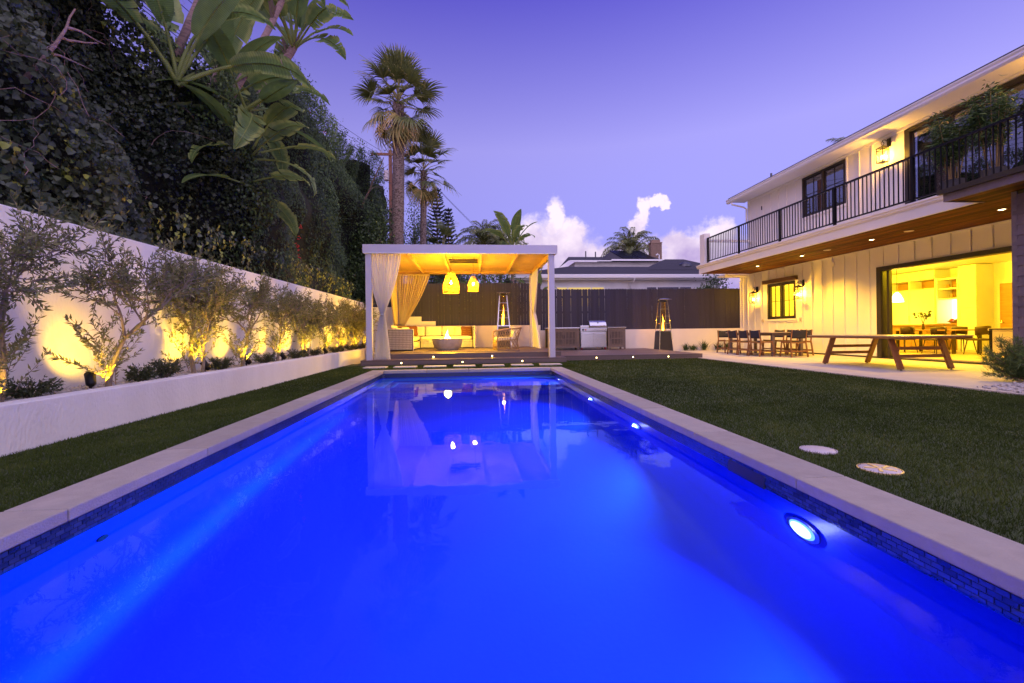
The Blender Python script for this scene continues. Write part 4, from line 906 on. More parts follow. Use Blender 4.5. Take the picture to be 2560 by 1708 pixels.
for i in range(7): MB().box(9.045+.113*i, 9.045+.113*(i+1)-.003, 2.0, 7.895, 3.315, 3.33).build('soffit_plank', 'soffit_wood', wg)

# wall lanterns
def lantern(y, z, label, power, x=HX):
    t = thing('wall_lantern', label, 'lantern', (x, y, z), 0, 'wall lanterns on the house'); cx = x-.20; h = .42; r = .10
    MB().box(x-.03, x-.002, y-.075, y+.075, z+.45, z+.70).build('backplate', 'black_metal', t, bevel=.004)
    MB().tube([(x-.03, y, z+.60), (x-.12, y, z+.66), (cx, y, z+.64), (cx, y, z+.60)], .010, 8).build('arm', 'black_metal', t, smooth=True)
    MB().tube([(cx+.045*math.cos(k), y, z+.55+.045*math.sin(k)) for k in np.linspace(-1.2, 4.34, 18)], .008, 6).build('ring', 'black_metal', t, smooth=True)
    b = MB()
    for sx in (-1, 1):
        for sy in (-1, 1): b.bar((cx+sx*r, y+sy*r, z), (cx+sx*r, y+sy*r, z+h), .014)
    for zz in (z, z+h*.82, z+h):
        for a_, c_ in (((-r, -r), (r, -r)), ((r, -r), (r, r)), ((r, r), (-r, r)), ((-r, r), (-r, -r))): b.bar((cx+a_[0], y+a_[1], zz), (cx+c_[0], y+c_[1], zz), .013)
    b.build('cage', 'black_metal', t)
    b = MB(); b.add([(cx-r-.02, y-r-.02, z+h), (cx+r+.02, y-r-.02, z+h), (cx+r+.02, y+r+.02, z+h), (cx-r-.02, y+r+.02, z+h), (cx, y, z+h+.085)], [(0, 1, 4), (1, 2, 4), (2, 3, 4), (3, 0, 4), (0, 3, 2, 1)]); b.build('roof_cap', 'black_metal', t)
    for a_, c_ in (((-1, -1), (1, -1)), ((1, -1), (1, 1)), ((1, 1), (-1, 1)), ((-1, 1), (-1, -1))):
        q = r-.006; MB().add([(cx+a_[0]*q, y+a_[1]*q, z+.01), (cx+c_[0]*q, y+c_[1]*q, z+.01), (cx+c_[0]*q, y+c_[1]*q, z+h-.01), (cx+a_[0]*q, y+a_[1]*q, z+h-.01)], [(0, 1, 2, 3)]).build('pane', 'lamp_glass', t)
    MB().box(cx-r, cx+r, y-r, y+r, z-.006, z+.006).build('floor_plate', 'black_metal', t)
    for dx, dy in ((0, .035), (.03, -.02), (-.03, -.02)):
        MB().lathe([(.012, 0), (.012, .10)], 8, (cx+dx, y+dy, z+.006)).build('candle', 'cabinet_white', t)
        MB().lathe([(.008, 0), (.018, .03), (.014, .07), (.001, .11)], 10, (cx+dx, y+dy, z+.106)).build('bulb', 'bulb', t, smooth=True)
    lamp('lantern_light', 'POINT', (cx, y, z+.20), t, power, (1., .50, .02) if z < 4 else (1., .48, .025), .05)
lantern(18.50, 2.03, 'black wall lantern left of the small patio window', 70)
lantern(15.80, 2.02, 'black wall lantern right of the small patio window', 85)
lantern(12.28, 5.74, 'black wall lantern upstairs between window and terrace door', 75)
lantern(7.75, 5.74, 'black wall lantern upstairs half hidden by balcony plants', 85)
# soffit downlights and speakers
for yy, lab in ((16.58, 'farthest'), (14.22, 'second farthest'), (11.57, 'third farthest'), (8.49, 'nearest, beside the shingled wing')):
    t = thing('downlight', f'lit recessed light in the wooden balcony soffit, {lab}'+('' if 'near' in lab else ' one'), 'downlight', (10.95, yy, 3.334), 0, 'recessed lights in the balcony soffit')
    MB().lathe([(.075, .0), (.075, -.008), (.058, -.008)], 24, (10.95, yy, 3.333), cap0=False).build('trim_ring', 'white_paint', t); MB().lathe([(.058, 0), (.03, -.006), (.001, -.008)], 20, (10.95, yy, 3.331), cap0=False).build('lens', 'can_led', t, smooth=True)
    lamp('downlight_lamp', 'SPOT', (10.95, yy, 3.30), t, 430, (1., .52, .02), .05, rot=(0, 0, 0), spot=125, blend=.7)
for yy, lab in ((13.14, 'farther'), (10.50, 'nearer')):
    t = thing('soffit_speaker', f'unlit round cover in the wooden balcony soffit, {lab} one', 'speaker', (10.95, yy, 3.334), 0, 'round soffit covers')
    MB().lathe([(.10, 0), (.10, -.008), (.001, -.010)], 24, (10.95, yy, 3.333), cap0=False).build('grille', 'plate', t)

# ---------------------------------------------------------------- kitchen behind the open door
KF, KX, KC = .06, 18.40, 3.15
o = MB().box(HX+.17, KX+.2, 7.3, 19.39, -.07, KF).build('kitchen_floor', 'oak_floor'); o['kind'] = 'structure'
b = MB(); b.box(KX, KX+.15, 7.3, 19.39, KF+.001, KC); b.box(HX+.17, KX, 7.30, 7.45, KF+.001, KC); b.box(HX+.165, KX, 19.30, 19.385, KF+.001, KC)
o = b.build('kitchen_wall', 'cabinet_white'); o['kind'] = 'structure'
o = MB().box(HX+.165, KX+.15, 7.3, 19.39, KC+.002, KC+.1).build('kitchen_ceiling', 'cabinet_white'); o['kind'] = 'structure'
def panel_unit(name, label, y0, y1, z0, z1, doors, x=17.75, m='cabinet_white', handles=True, rows=1):
    t = thing(name, label, 'cabinet', (KX, (y0+y1)/2, z0), 0, 'kitchen wall units')
    MB().box(x, KX-.004, y0, y1, z0, z1).build('carcass', m, t); w = (y1-y0)/doors; hgt = (z1-z0)/rows
    for i in range(doors):
        for r_ in range(rows):
            a = y0+w*i+.008; c = y0+w*(i+1)-.008; q0 = z0+hgt*r_+.01; q1 = z0+hgt*(r_+1)-.01
            d = MB().box(x-.022, x-.002, a, c, q0, q1).build('door', m, t, bevel=.003)
            e = .07; bb = MB(); bb.box(x-.030, x-.0225, a, a+e, q0, q1); bb.box(x-.030, x-.0225, c-e, c, q0, q1); bb.box(x-.030, x-.0225, a+e, c-e, q0, q0+e); bb.box(x-.030, x-.0225, a+e, c-e, q1-e, q1); bb.build('door_frame', m, d)
            if handles: MB().tube([(x-.03, c-.04, (q0+q1)/2-.10), (x-.06, c-.04, (q0+q1)/2-.10), (x-.06, c-.04, (q0+q1)/2+.10), (x-.03, c-.04, (q0+q1)/2+.10)], .008, 6).build('handle', 'kitchen_wood', d)
    return t
panel_unit('fridge_unit', 'pair of tall pale panelled fridge doors at the back of the kitchen', 16.0, 18.1, KF+.08, 2.40, 2)
panel_unit('upper_cabinet', 'pale panelled cabinets under the kitchen ceiling above the fridge', 16.0, 18.1, 2.78, KC-.02, 4, handles=False)
t = thing('niche_shelf', 'open wooden niche between fridge doors and upper kitchen cabinets', 'shelf', (KX, 17, 2.41), 0); b = MB(); b.box(17.75, KX-.004, 16.0, 18.1, 2.41, 2.43); b.box(17.75, KX-.004, 16.0, 16.03, 2.43, 2.77); b.box(17.75, KX-.004, 17.03, 17.07, 2.43, 2.77); b.box(17.75, KX-.004, 18.07, 18.1, 2.43, 2.77); b.build('divider', 'cabinet_white', t); MB().box(18.3, KX-.005, 16.03, 18.07, 2.43, 2.77).build('back', 'kitchen_wood', t)
t = thing('open_shelves', 'open shelves with dishes and lit counter niche right of the fridge', 'shelf', (KX, 15.55, KF)); b = MB(); b.box(17.75, KX-.004, 15.93, 15.98, KF, 2.76); b.box(17.75, KX-.004, 15.17, 15.22, KF, 2.76); b.box(17.80, KX-.004, 15.22, 15.93, 2.70, 2.76)
for z in (1.95, 2.33): b.box(17.85, KX-.004, 15.22, 15.93, z, z+.05)
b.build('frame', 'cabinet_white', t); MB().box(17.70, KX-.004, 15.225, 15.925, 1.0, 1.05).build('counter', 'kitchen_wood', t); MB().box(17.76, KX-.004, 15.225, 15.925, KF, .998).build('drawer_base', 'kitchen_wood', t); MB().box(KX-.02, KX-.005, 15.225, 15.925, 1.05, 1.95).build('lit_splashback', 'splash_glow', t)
MB().box(KX-.03, KX-.012, 15.225, 15.925, 2.0, 2.69).build('back', 'kitchen_wood', t)
for k in range(5):
    o = MB().lathe([(.03, 0), (.055, .06), (.05, .12), (.035, .16+.02*(k % 2))], 12, (18.1, 15.32+.125*k, 2.0 if k % 2 else 2.38)).build('jar', 'kitchen_wood', None, smooth=True); put(o, ('first', 'second', 'third', 'fourth', 'fifth')[k]+' small jar on the open kitchen shelves counted from the right', 'jar', 'jars on the kitchen shelves')
t = thing('fruit_bowl', 'fruit bowl with greenery on the lit kitchen counter niche', 'bowl', (17.95, 15.5, 1.05)); MB().lathe([(.08, 0), (.2, .07), (.21, .08), (.001, .06)], 18, (17.95, 15.5, 1.05)).build('bowl', 'kitchen_wood', t)
for k in range(6): a = k*1.05; MB().cushion((17.95+.09*math.cos(a), 15.5+.10*math.sin(a), 1.15+.03*(k % 2)), (.09, .09, .09), 1, 6).build('fruit', 'leaf_red' if k % 3 == 0 else 'olive_fabric', t, smooth=True)
panel_unit('tall_cabinet', 'tall pale panelled cabinet right of the open shelves', 14.55, 15.16, KF, KC-.02, 1, rows=2)
panel_unit('tall_cabinet', 'wide tall pale cabinets in the left corner of the kitchen', 18.15, 19.28, KF, KC-.02, 2, rows=2)
t = thing('inner_door', 'wood panelled door at the right of the kitchen back wall', 'door', (KX, 13.9, KF)); MB().box(KX-.06, KX-.004, 13.4, 14.4, KF, 2.5).build('casing', 'cabinet_white', t); MB().box(KX-.075, KX-.062, 13.5, 14.3, KF, 2.4).build('leaf', 'kitchen_wood', t); MB().lathe([(.03, 0), (.02, .05), (.03, .08), (.001, .09)], 10).xf(Matrix.Translation((KX-.075, 14.2, 1.05)) @ Matrix.Rotation(R(-90), 4, 'Y')).build('knob', 'steel', t)
t = thing('kitchen_island', 'wooden kitchen island behind the indoor dining table', 'counter', (16.9, 16.2, KF)); MB().box(16.62, 17.2, 15.35, 17.3, KF, .97).build('body', 'kitchen_wood', t); MB().box(16.55, 17.27, 15.28, 17.37, .972, 1.02).build('worktop', 'kitchen_wood', t, bevel=.006)
for i in range(4): MB().box(16.598, 16.618, 15.40+.48*i, 15.83+.48*i, KF+.08, .93).build('panel', 'kitchen_wood', t)
MB().lathe([(.001, 0), (.17, .0)], 4)
t = thing('kitchen_pendant', 'white glowing pendant lamp over the kitchen island', 'lamp', (15.3, 15.15, 1.85)); MB().lathe([(.20, 0), (.17, .12), (.10, .28), (.03, .36)], 24, (15.3, 15.15, 1.83), cap0=False).build('shade', 'lamp_shade_glow', t, smooth=True); MB().tube([(15.3, 15.15, 2.19), (15.3, 15.15, KC)], .008, 6).build('cord', 'dark_frame', t); lamp('pendant_light', 'POINT', (15.3, 15.15, 1.80), t, 80, (1., .66, .03), .08)
t = thing('table_lamp', 'small lit table lamp in the left corner of the kitchen', 'lamp', (16.9, 17.15, 1.02)); MB().lathe([(.07, 0), (.02, .03), (.02, .12)], 14, (16.9, 17.15, 1.02)).build('stem', 'dark_frame', t); MB().lathe([(.15, .12), (.13, .40)], 20, (16.9, 17.15, 1.02), cap0=False).build('shade', 'lamp_shade_glow', t, smooth=True)
t = thing('picture_frame', 'small framed picture on the kitchen side wall', 'picture', (15.6, 19.29, 1.7)); MB().box(15.3, 15.9, 19.27, 19.297, 1.45, 2.0).build('frame', 'dark_frame', t); MB().box(15.34, 15.86, 19.262, 19.268, 1.49, 1.96).build('print', 'olive_fabric', t)
# indoor table with vase and chairs
t = thing('indoor_table', 'dark dining table inside the kitchen opening', 'table', (15.55, 14.0, KF)); MB().box(15.0, 16.1, 12.9, 15.1, .79, .83).build('tabletop', 'kitchen_wood', t, bevel=.006)
for x in (15.1, 16.0):
    for y in (13.05, 14.95): MB().bar((x, y, KF), (x, y, .788), .07).build('leg', 'chair_dark', t)
def in_chair(x, y, rz, lab):
    t = thing('indoor_chair', lab, 'chair', (x, y, KF), rz, 'chairs at the indoor table')
    MB().cushion((0, 0, .46), (.50, .48, .07), .35).build('seat', 'chair_dark', t, w=False, smooth=True)
    V = []; nn = 13
    for z, rr in ((.62, .25), (.80, .27), (.88, .265)):
        for k in range(nn): a = math.pi*(1.12+.76*k/(nn-1)); V.append((rr*math.cos(a)*1.02, rr*math.sin(a), z-.03*abs(k-6)/6))
    o = MB().add(V, [(j*nn+i, j*nn+i+1, (j+1)*nn+i+1, (j+1)*nn+i) for j in range(2) for i in range(nn-1)]).build('backrest', 'chair_dark', t, w=False, smooth=True); s_ = o.modifiers.new('solid', 'SOLIDIFY'); s_.thickness = .03
    for sx in (-1, 1):
        for sy in (-1, 1): MB().tube([(sx*.18, sy*.17, .45), (sx*.24, sy*.23, 0)], [.016, .011], 8).build('leg', 'chair_dark', t, w=False)
        MB().tube([(sx*.20, -.18, .45), (sx*.24, -.12, .66)], .012, 8).build('back_post', 'chair_dark', t, w=False)
in_chair(14.75, 14.35, R(90), 'dark curved-back chair at the left end of the indoor table'); in_chair(14.80, 13.35, R(90), 'dark curved-back chair in the middle of the indoor table')
in_chair(15.35, 12.55, R(0), 'dark curved-back chair at the near right corner of the indoor table'); in_chair(16.4, 13.9, R(-90), 'dark curved-back chair on the far side of the indoor table')
t = thing('vase', 'dark vase with a leafy branch on the indoor dining table', 'vase', (15.4, 14.3, .83)); MB().lathe([(.035, 0), (.05, .05), (.03, .14), (.035, .2)], 14, (15.4, 14.3, .83)).build('body', 'chair_dark', t, smooth=True)
st = MB()
for k in range(5): a = k*1.3; st.tube([(15.4, 14.3, 1.0), (15.4+.05*math.cos(a), 14.3+.05*math.sin(a), 1.18), (15.4+.15*math.cos(a), 14.3+.15*math.sin(a), 1.33)], .006, 5)
st.build('twig', 'chair_dark', t)
n = 40; P = np.c_[rng.normal(15.4, .11, n), rng.normal(14.3, .11, n), rng.normal(1.33, .06, n)]-np.array((15.4, 14.3, .83)); scatter('foliage', P, rnd_dir(n), rnd_dir(n), rng.uniform(.07, .12, n), *LEAF4, 'shrub_leaf', t)
t = thing('console_bench', 'upholstered bench with black metal frame inside the kitchen opening', 'bench', (12.95, 9.4, KF)); MB().box(12.82, 13.4, 8.3, 10.25, KF+.16, .80).build('body', 'cream_fabric', t, bevel=.03); MB().box(12.80, 13.42, 8.28, 10.27, .805, .87).build('seat_pad', 'cream_fabric', t, bevel=.02)
for yy in (10.05, 9.55, 8.6): MB().box(12.60, 12.64, yy-.02, yy+.02, KF, .83).build('frame_post', 'black_metal', t)
MB().box(12.60, 12.64, 8.4, 10.07, .832, .865).build('frame_rail', 'black_metal', t); MB().box(12.84, 12.95, 10.1, 10.22, KF, KF+.16).build('foot', 'kitchen_wood', t)
for i, (x, y) in enumerate(((14.2, 13.0), (14.2, 11.3), (15.8, 15.6), (15.8, 17.5))):
    t = thing('ceiling_spot', ('far', 'near', 'middle back', 'rear left')[i]+' lit recessed spot in the kitchen ceiling', 'downlight', (x, y, KC-.01), 0, 'kitchen ceiling spots'); MB().lathe([(.09, 0), (.06, -.01), (.001, -.012)], 20, (x, y, KC-.004)).build('lens', 'can_led', t)
    lamp('spot_lamp', 'POINT', (x, y, KC-.28), t, (185, 200, 185, 160)[i], (1., .63, .008), .12)

# ---------------------------------------------------------------- patio dining set
t = thing('patio_table', 'grey outdoor dining table between the navy sling chairs', 'table', (10.47, 15.58, 0))
for i in range(7): MB().box(9.85+.1786*i+.002, 9.85+.1786*(i+1)-.002, 14.20, 16.96, .772, .80).build('top_board', 'table_top', t, bevel=.003)
MB().box(9.95, 11.0, 14.32, 14.345, .69, .770).box(9.95, 11.0, 16.81, 16.835, .69, .770).box(9.95, 9.975, 14.345, 16.81, .69, .770).box(10.975, 11.0, 14.345, 16.81, .69, .770).build('apron', 'teak_grey', t)
for x in (9.93, 10.93):
    for y in (14.30, 16.76): MB().box(x, x+.09, y, y+.09, 0, .771).build('leg', 'teak_grey', t, bevel=.004)
def sling_chair():
    t = thing('sling_chair', '', 'chair', (0, 0, 0), 0, 'navy sling chairs around the patio table'); w = .265
    for s in (-1, 1):
        MB().bar((s*(w+.02), -.27, 0), (s*w, -.20, .50), .036, .045, w2=.034, h2=.042).bar((s*w, -.20, .50), (s*(w-.01), -.255, .885), .034, .042, w2=.026, h2=.03).build('rear_leg', 'teak', t, w=False, bevel=.004)
        MB().bar((s*(w+.02), .25, 0), (s*w, .20, .52), .036, .042, w2=.032, h2=.036).build('front_leg', 'teak', t, w=False, bevel=.004)
        MB().bar((s*w, -.20, .475), (s*w, .21, .495), .030, .045).build('side_rail', 'teak', t, w=False, bevel=.004)
        MB().bar((s*(w+.014), -.25, .17), (s*(w+.014), .24, .17), .022, .03).build('stretcher', 'teak', t, w=False)
    for y, z in ((-.255, .19), (.235, .19), (-.20, .46), (.20, .47)): MB().bar((-w-.01, y, z), (w+.01, y, z), .028, .036).build('stretcher', 'teak', t, w=False)
    n = 9; V = []
    for j in range(5):
        q = j/4; y0, z0 = -.212-.036*q, .60+.27*q
        for i in range(n): x = -w-.018+(2*w+.036)*i/(n-1); V.append((x, y0-.045*math.sin(math.pi*i/(n-1)), z0+(.012*math.cos(math.pi*i/(n-1)*2) if j == 4 else 0)))
    o = MB().add(V, [(j*n+i, j*n+i+1, (j+1)*n+i+1, (j+1)*n+i) for j in range(4) for i in range(n-1)]).build('back_sling', 'navy', t, w=False, smooth=True); o.modifiers.new('solid', 'SOLIDIFY').thickness = .012
    V = []
    for j in range(5):
        for i in range(n): V.append((-w+2*w*i/(n-1), -.19+.40*j/4, .50-.035*math.sin(math.pi*i/(n-1))*(.6+.4*math.sin(math.pi*j/4))))
    o = MB().add(V, [(j*n+i, j*n+i+1, (j+1)*n+i+1, (j+1)*n+i) for j in range(4) for i in range(n-1)]).build('seat_sling', 'navy', t, w=False, smooth=True); o.modifiers.new('solid', 'SOLIDIFY').thickness = .014
    return t
ch0 = sling_chair()
CH = [(9.74, 14.58, -90, 'nearest on the lawn side of the patio table'), (9.73, 15.22, -91, 'in the middle of the lawn side of the patio table'), (9.74, 15.90, -89, 'farthest on the lawn side of the patio table'),
      (11.24, 14.75, 90, 'nearest on the house side of the patio table'), (11.25, 15.42, 92, 'in the middle of the house side of the patio table'), (11.23, 16.10, 89, 'farthest on the house side of the patio table'),
      (10.42, 13.95, 2, 'at the near end of the patio table'), (10.02, 17.10, 184, 'at the far end of the patio table')]
for i, (x, y, a, lab) in enumerate(CH):
    o = ch0 if i == 0 else copy_tree(ch0); o.location = (x, y, 0); o.rotation_euler = (0, 0, R(a)); o['label'] = 'navy sling chair '+lab
# ---------------------------------------------------------------- table tennis table
t = thing('ping_pong_table', 'large wooden table tennis table with splayed legs on the patio', 'table', (9.63, 9.97, 0))
for y0, y1 in ((8.58, 9.968), (9.972, 11.36)): MB().box(8.88, 10.39, y0, y1, .715, .74).build('tabletop', 'table_top', t, bevel=.003)
b = MB(); b.box(8.885, 8.915, 8.60, 11.34, .675, .7145); b.box(10.355, 10.385, 8.60, 11.34, .675, .7145); b.box(8.915, 10.355, 8.60, 8.63, .675, .7145); b.box(8.915, 10.355, 11.31, 11.34, .675, .7145); b.build('apron', 'iroko', t)
for y0, yt, lab in ((8.87, 9.12, 'near'), (10.95, 10.66, 'far')):
    for x in (9.03, 10.20):
        MB().bar((x, y0, .025), (x, yt, .7145), .05, .125, up=(1, 0, 0)).build('leg', 'iroko', t, bevel=.006)
        MB().lathe([(.03, 0), (.03, .008), (.012, .012), (.012, .03)], 14, (x, y0, 0)).build('foot', 'steel_dark', t)
        for q in (.3, .5, .68):
            yy = y0+(yt-y0)*q; 
            for dx in (-.027,): MB().lathe([(.011, 0), (.008, .004), (.001, .005)], 8).xf(Matrix.Translation((x+dx+.002, yy, .025+.69*q)) @ Matrix.Rotation(R(-90), 4, 'Y')).build('bolt', 'steel_dark', t)
    for q in (.40, .64):
        yy = y0+(yt-y0)*q; MB().bar((9.055, yy, .025+.69*q), (10.175, yy, .025+.69*q), .07, .03, up=(0, 1, 0)).build('cross_rail', 'iroko', t, bevel=.004)
# ---------------------------------------------------------------- olive trees, uplights and shrubs in the planter
def branch_pts(p, d, ln, n, wob, up=0.):
    pts = [Vector(p)]; d = Vector(d).normalized()
    for _ in range(n):
        d = (d+Vector((random.gauss(0, wob), random.gauss(0, wob), random.gauss(0, wob)+up))).normalized(); pts.append(pts[-1]+d*ln/n)
    return pts, d
def olive(x, y, label, h=1.75, seed=0, spread=1., lean=(0, 0)):
    random.seed(seed*13+5); rs = np.random.default_rng(seed+50)
    t = thing('olive_tree', label, 'tree', (x, y, .335), 0, 'olive trees in the planter')
    wood = MB(); LP = []; LD = []
    def twig(p, d, ln):
        pts, _ = branch_pts(p, d, ln, 4, .16, .03); wood.tube(pts, [.0035, .003, .0025, .002, .0012], 4, False)
        n = int(ln*85)
        for i in range(n):
            s = .12+.88*i/n; k = min(3, int(s*4)); q = pts[k].lerp(pts[k+1], s*4-k); ax = (pts[k+1]-pts[k]).normalized()
            side = Vector(rs.normal(size=3)); side = (side-ax*side.dot(ax)).normalized(); LP.append(q); LD.append(ax*.75+side*.8)
    def grow(p, d, ln, r, dep):
        pts, d2 = branch_pts(p, d, ln, 5, .10 if dep < 2 else .15, .02); r1 = r*.62
        wood.tube(pts, [r+(r1-r)*i/5 for i in range(6)], 7 if dep < 2 else 5, False)
        if dep == 3:
            for k in range(5): twig(pts[1+k % 5], (d2+Vector(rs.normal(0, .75, 3))), rs.uniform(.16, .30))
            twig(pts[-1], d2+Vector(rs.normal(0, .25, 3)), rs.uniform(.18, .30)); return
        nk = (3, 3, 3)[dep]
        for k in range(nk):
            a = 6.28*k/nk+rs.uniform(-.5, .5); f = (.55, .62, .72)[dep]*spread; side = Vector((math.cos(a)*.55, math.sin(a)*1.0, rs.uniform(-.15, .30)))
            q = pts[-1] if k < 2 or dep == 0 else pts[3]
            nd = d2*.8+side*f; 
            if nd.z < .1: nd.z = .1
            grow(q, nd, ln*rs.uniform(.66, .86), r1*rs.uniform(.75, .95), dep+1)
        if dep >= 1:
            for q in (2, 3, 4): twig(pts[q], d2+Vector(rs.normal(0, .9, 3)), .24)
    base = (0, 0, 0); ns = 1 if seed % 3 else 2
    for k in range(ns): grow(base if k == 0 else (.05, .06, 0), (lean[0]+rs.uniform(-.12, .12), lean[1]+rs.uniform(-.3, .3)+(.35 if k else 0), 1), h*(.24 if k == 0 else .20), .024 if k == 0 else .018, 0)
    # a few low suckers
    for k in range(20): twig((rs.uniform(-.05, .05), rs.uniform(-.12, .12), .02+.30*rs.random()), (rs.uniform(-.4, .5), rs.uniform(-1., 1.), .75), rs.uniform(.25, .5))
    LP = np.array([tuple(p) for p in LP]); LD = np.array([tuple(p) for p in LD])
    zmax = LP[:, 2].max(); sc_ = h/zmax
    wood.v = [(a*sc_, b_*sc_, c_*sc_) for a, b_, c_ in wood.v]; LP = LP*sc_
    lim = x+LP[:, 0] < -4.47; LP[lim, 0] = -4.46-x+rs.uniform(0, .05, lim.sum()); wood.v = [(max(a, -4.47-x), b_, c_) for a, b_, c_ in wood.v]
    wood.build('trunk', 'olive_bark', t, w=False, smooth=True)
    n = len(LP); scatter('crown', LP, LD+rs.normal(0, .2, (n, 3)), rnd_dir(n), rs.uniform(.045, .080, n), *LEAF4, 'olive_leaf', t, np.clip(rs.normal(.45, .25, n), 0, 1), sx=rs.uniform(.013, .021, n))
OL = [(-4.08, 4.30, 'olive tree at the left edge of the picture, nearest the pool', 1.85, 1.3), (-4.03, 5.42, 'olive tree with forked trunk beside the nearest spotlight', 1.78, 1.05), (-4.18, 7.25, 'third olive tree from the left, before the tall bright wall glow', 1.86, 1.05), (-4.12, 8.58, 'fourth olive tree from the left in the planter', 1.76, 1.1),
      (-4.15, 10.1, 'fifth olive tree from the left in the planter', 1.70, 1.05), (-4.15, 11.7, 'sixth olive tree from the left in the planter', 1.76, 1.0), (-4.15, 13.3, 'seventh olive tree from the left in the planter', 1.72, 1.0), (-4.15, 14.9, 'eighth olive tree from the left in the planter', 1.76, 1.1), (-4.15, 16.5, 'ninth olive tree from the left, golden lit near the pergola', 1.80, 1.1), (-4.15, 18.1, 'last olive tree of the row, beside the pergola post', 1.75, 1.1)]
for i, (x, y, lab, h, s) in enumerate(OL): olive(x, y, lab, h, i+1, s)
random.seed(21)
UP = [(-4.20, 3.3, 3.1, 3), (-4.22, 5.28, 5.72, 15), (-4.24, 7.42, 7.25, 20), (-4.24, 8.72, 8.50, 15), (-4.22, 10.25, 10.12, 15), (-4.22, 11.6, 11.44, 15), (-4.22, 13.1, 12.9, 16), (-4.2, 14.7, 14.75, 17), (-4.2, 16.4, 16.4, 17), (-4.2, 18.2, 18.2, 17)]
SPN = ['spotlight beyond the left edge, under the nearest olive tree', 'dark bullet spotlight at the foot of the forked olive tree', 'spotlight behind the third olive tree throwing a tall glow on the wall', 'spotlight under the fourth olive tree', 'spotlight under the fifth olive tree', 'spotlight under the sixth olive tree', 'spotlight under the seventh olive tree', 'spotlight under the eighth olive tree', 'spotlight under the ninth olive tree', 'spotlight under the last olive tree by the pergola']
for (x, y, ty, pw), lab in zip(UP, SPN):
    x += .12; aim = Vector((-4.50, ty, 1.05)); p = Vector((x, y, .48)); d = (aim-p).normalized(); d2 = d
    t = thing('spotlight', lab, 'spotlight', (x, y, .34), 0, 'garden spotlights in the planter')
    q = (d2).to_track_quat('Z', 'Y').to_matrix().to_4x4(); M_ = Matrix.Translation(p) @ q
    MB().lathe([(.028, -.11), (.044, -.09), (.047, .02), (.050, .05), (.046, .05), (.040, .0)], 18).xf(M_).build('housing', 'black_metal', t, smooth='auto')
    MB().lathe([(.040, .0), (.001, .006)], 16, cap0=False).xf(M_).build('lens', 'bulb_soft', t)
    MB().tube([(x, y, .33), (x, y, .47)], .014, 8).build('stake', 'black_metal', t)
    lamp('spot_lamp', 'SPOT', p+d*.06, t, pw*3.0, (1., .55, .02), .05, aim=aim, spot=125, blend=1.)
    tp = Vector((OL[min(range(10), key=lambda k: abs(OL[k][1]-y))][0], OL[min(range(10), key=lambda k: abs(OL[k][1]-y))][1], 1.0))
    lamp('spot_lamp', 'SPOT', Vector((-3.97, tp.y-.10, .44)), t, pw*4.6, (1., .57, .025), .03, aim=Vector((-4.16, tp.y+.05, 1.35)), spot=95, blend=.9)
def shrub(x, y, label, r, h, seed, m='shrub_leaf', z=.335):
    rs = np.random.default_rng(seed); t = thing('low_shrub', label, 'shrub', (x, y, z), 0, 'low shrubs in the planter'); P = []; D = []; st = MB()
    for k in range(70):
        a = rs.random()*6.28; ln = rs.uniform(.6, 1.0); d = Vector((math.cos(a)*r*ln*.75, math.sin(a)*r*ln, h*rs.uniform(.25, 1.)))
        pts = [Vector((0, 0, 0)), d*.5+Vector((0, 0, h*.18)), d]; 
        if k % 2 == 0: st.tube(pts, [.004, .003, .0015], 4, False)
        for s in np.linspace(.25, 1, 16):
            q = pts[0].lerp(pts[1], s*2) if s < .5 else pts[1].lerp(pts[2], s*2-1); P.append(tuple(q)); D.append(tuple((pts[2]-pts[1]).normalized()+Vector(rs.normal(0, .7, 3))))
    st.build('stem', 'bark', t, w=False); n = len(P)
    scatter('foliage', P, D, rnd_dir(n), rs.uniform(.03, .06, n), *LEAF4, m, t, np.clip(rs.normal(.5, .25, n), 0, 1), sx=rs.uniform(.010, .018, n))
for i, (y, r, h, lab) in enumerate(((4.65, .30, .20, 'wide low shrub left of the nearest spotlight'), (6.05, .20, .24, 'low shrub right of the forked olive tree'), (6.45, .24, .28, 'upright shrub between the second and third olive tree'), (7.95, .26, .22, 'low shrub after the third olive tree'), (9.45, .30, .22, 'low shrub between the fourth and fifth olive tree'), (11.0, .34, .24, 'wide dark shrub between the fifth and sixth olive tree'), (12.4, .32, .24, 'low shrub before the seventh olive tree'), (14.1, .30, .22, 'low shrub before the eighth olive tree'), (15.7, .32, .25, 'low shrub before the ninth olive tree'), (17.3, .3, .25, 'last low shrub near the pergola'))):
    shrub(-4.14+.03*(i % 3), y, lab, r, h, 200+i)

# ---------------------------------------------------------------- overgrown bank behind the wall
def bank_x(Y, Z):
    g = -4.95-.17*np.clip(Z-2.2, 0, 20)
    return g-.15+.70*fbm(Y*.85, Z*.85, 11, 2)+.26*fbm(Y*2.4, Z*2.3, 12, 2)
def top_z(Y): return np.interp(Y, [-3, 7.4, 8.6, 11.5, 13.5, 15.5, 34], [10.6, 10.3, 6.5, 6.9, 8.5, 9.9, 11.8])+.45*fbm(Y*1.1, Y*0, 31)+.3*fbm(Y*3.3, Y*0, 33)
def bank():
    ys = np.linspace(-3, 34, 120); V = []; F = []; nz = 26
    for y in ys:
        tz = float(top_z(np.array([y]))[0])-.5
        for j in range(nz): z = 1.2+(tz-1.2)*j/(nz-1); V.append((float(bank_x(np.array([y]), np.array([z]))[0])-.38, y, z))
        V.append((-16, y, tz-.3))
    n = nz+1
    for i in range(len(ys)-1):
        for j in range(nz): F.append((i*n+j, (i+1)*n+j, (i+1)*n+j+1, i*n+j+1))
    o = MB().add(V, F).build('hillside', 'soil', smooth=True); o['kind'] = 'structure'
bank()
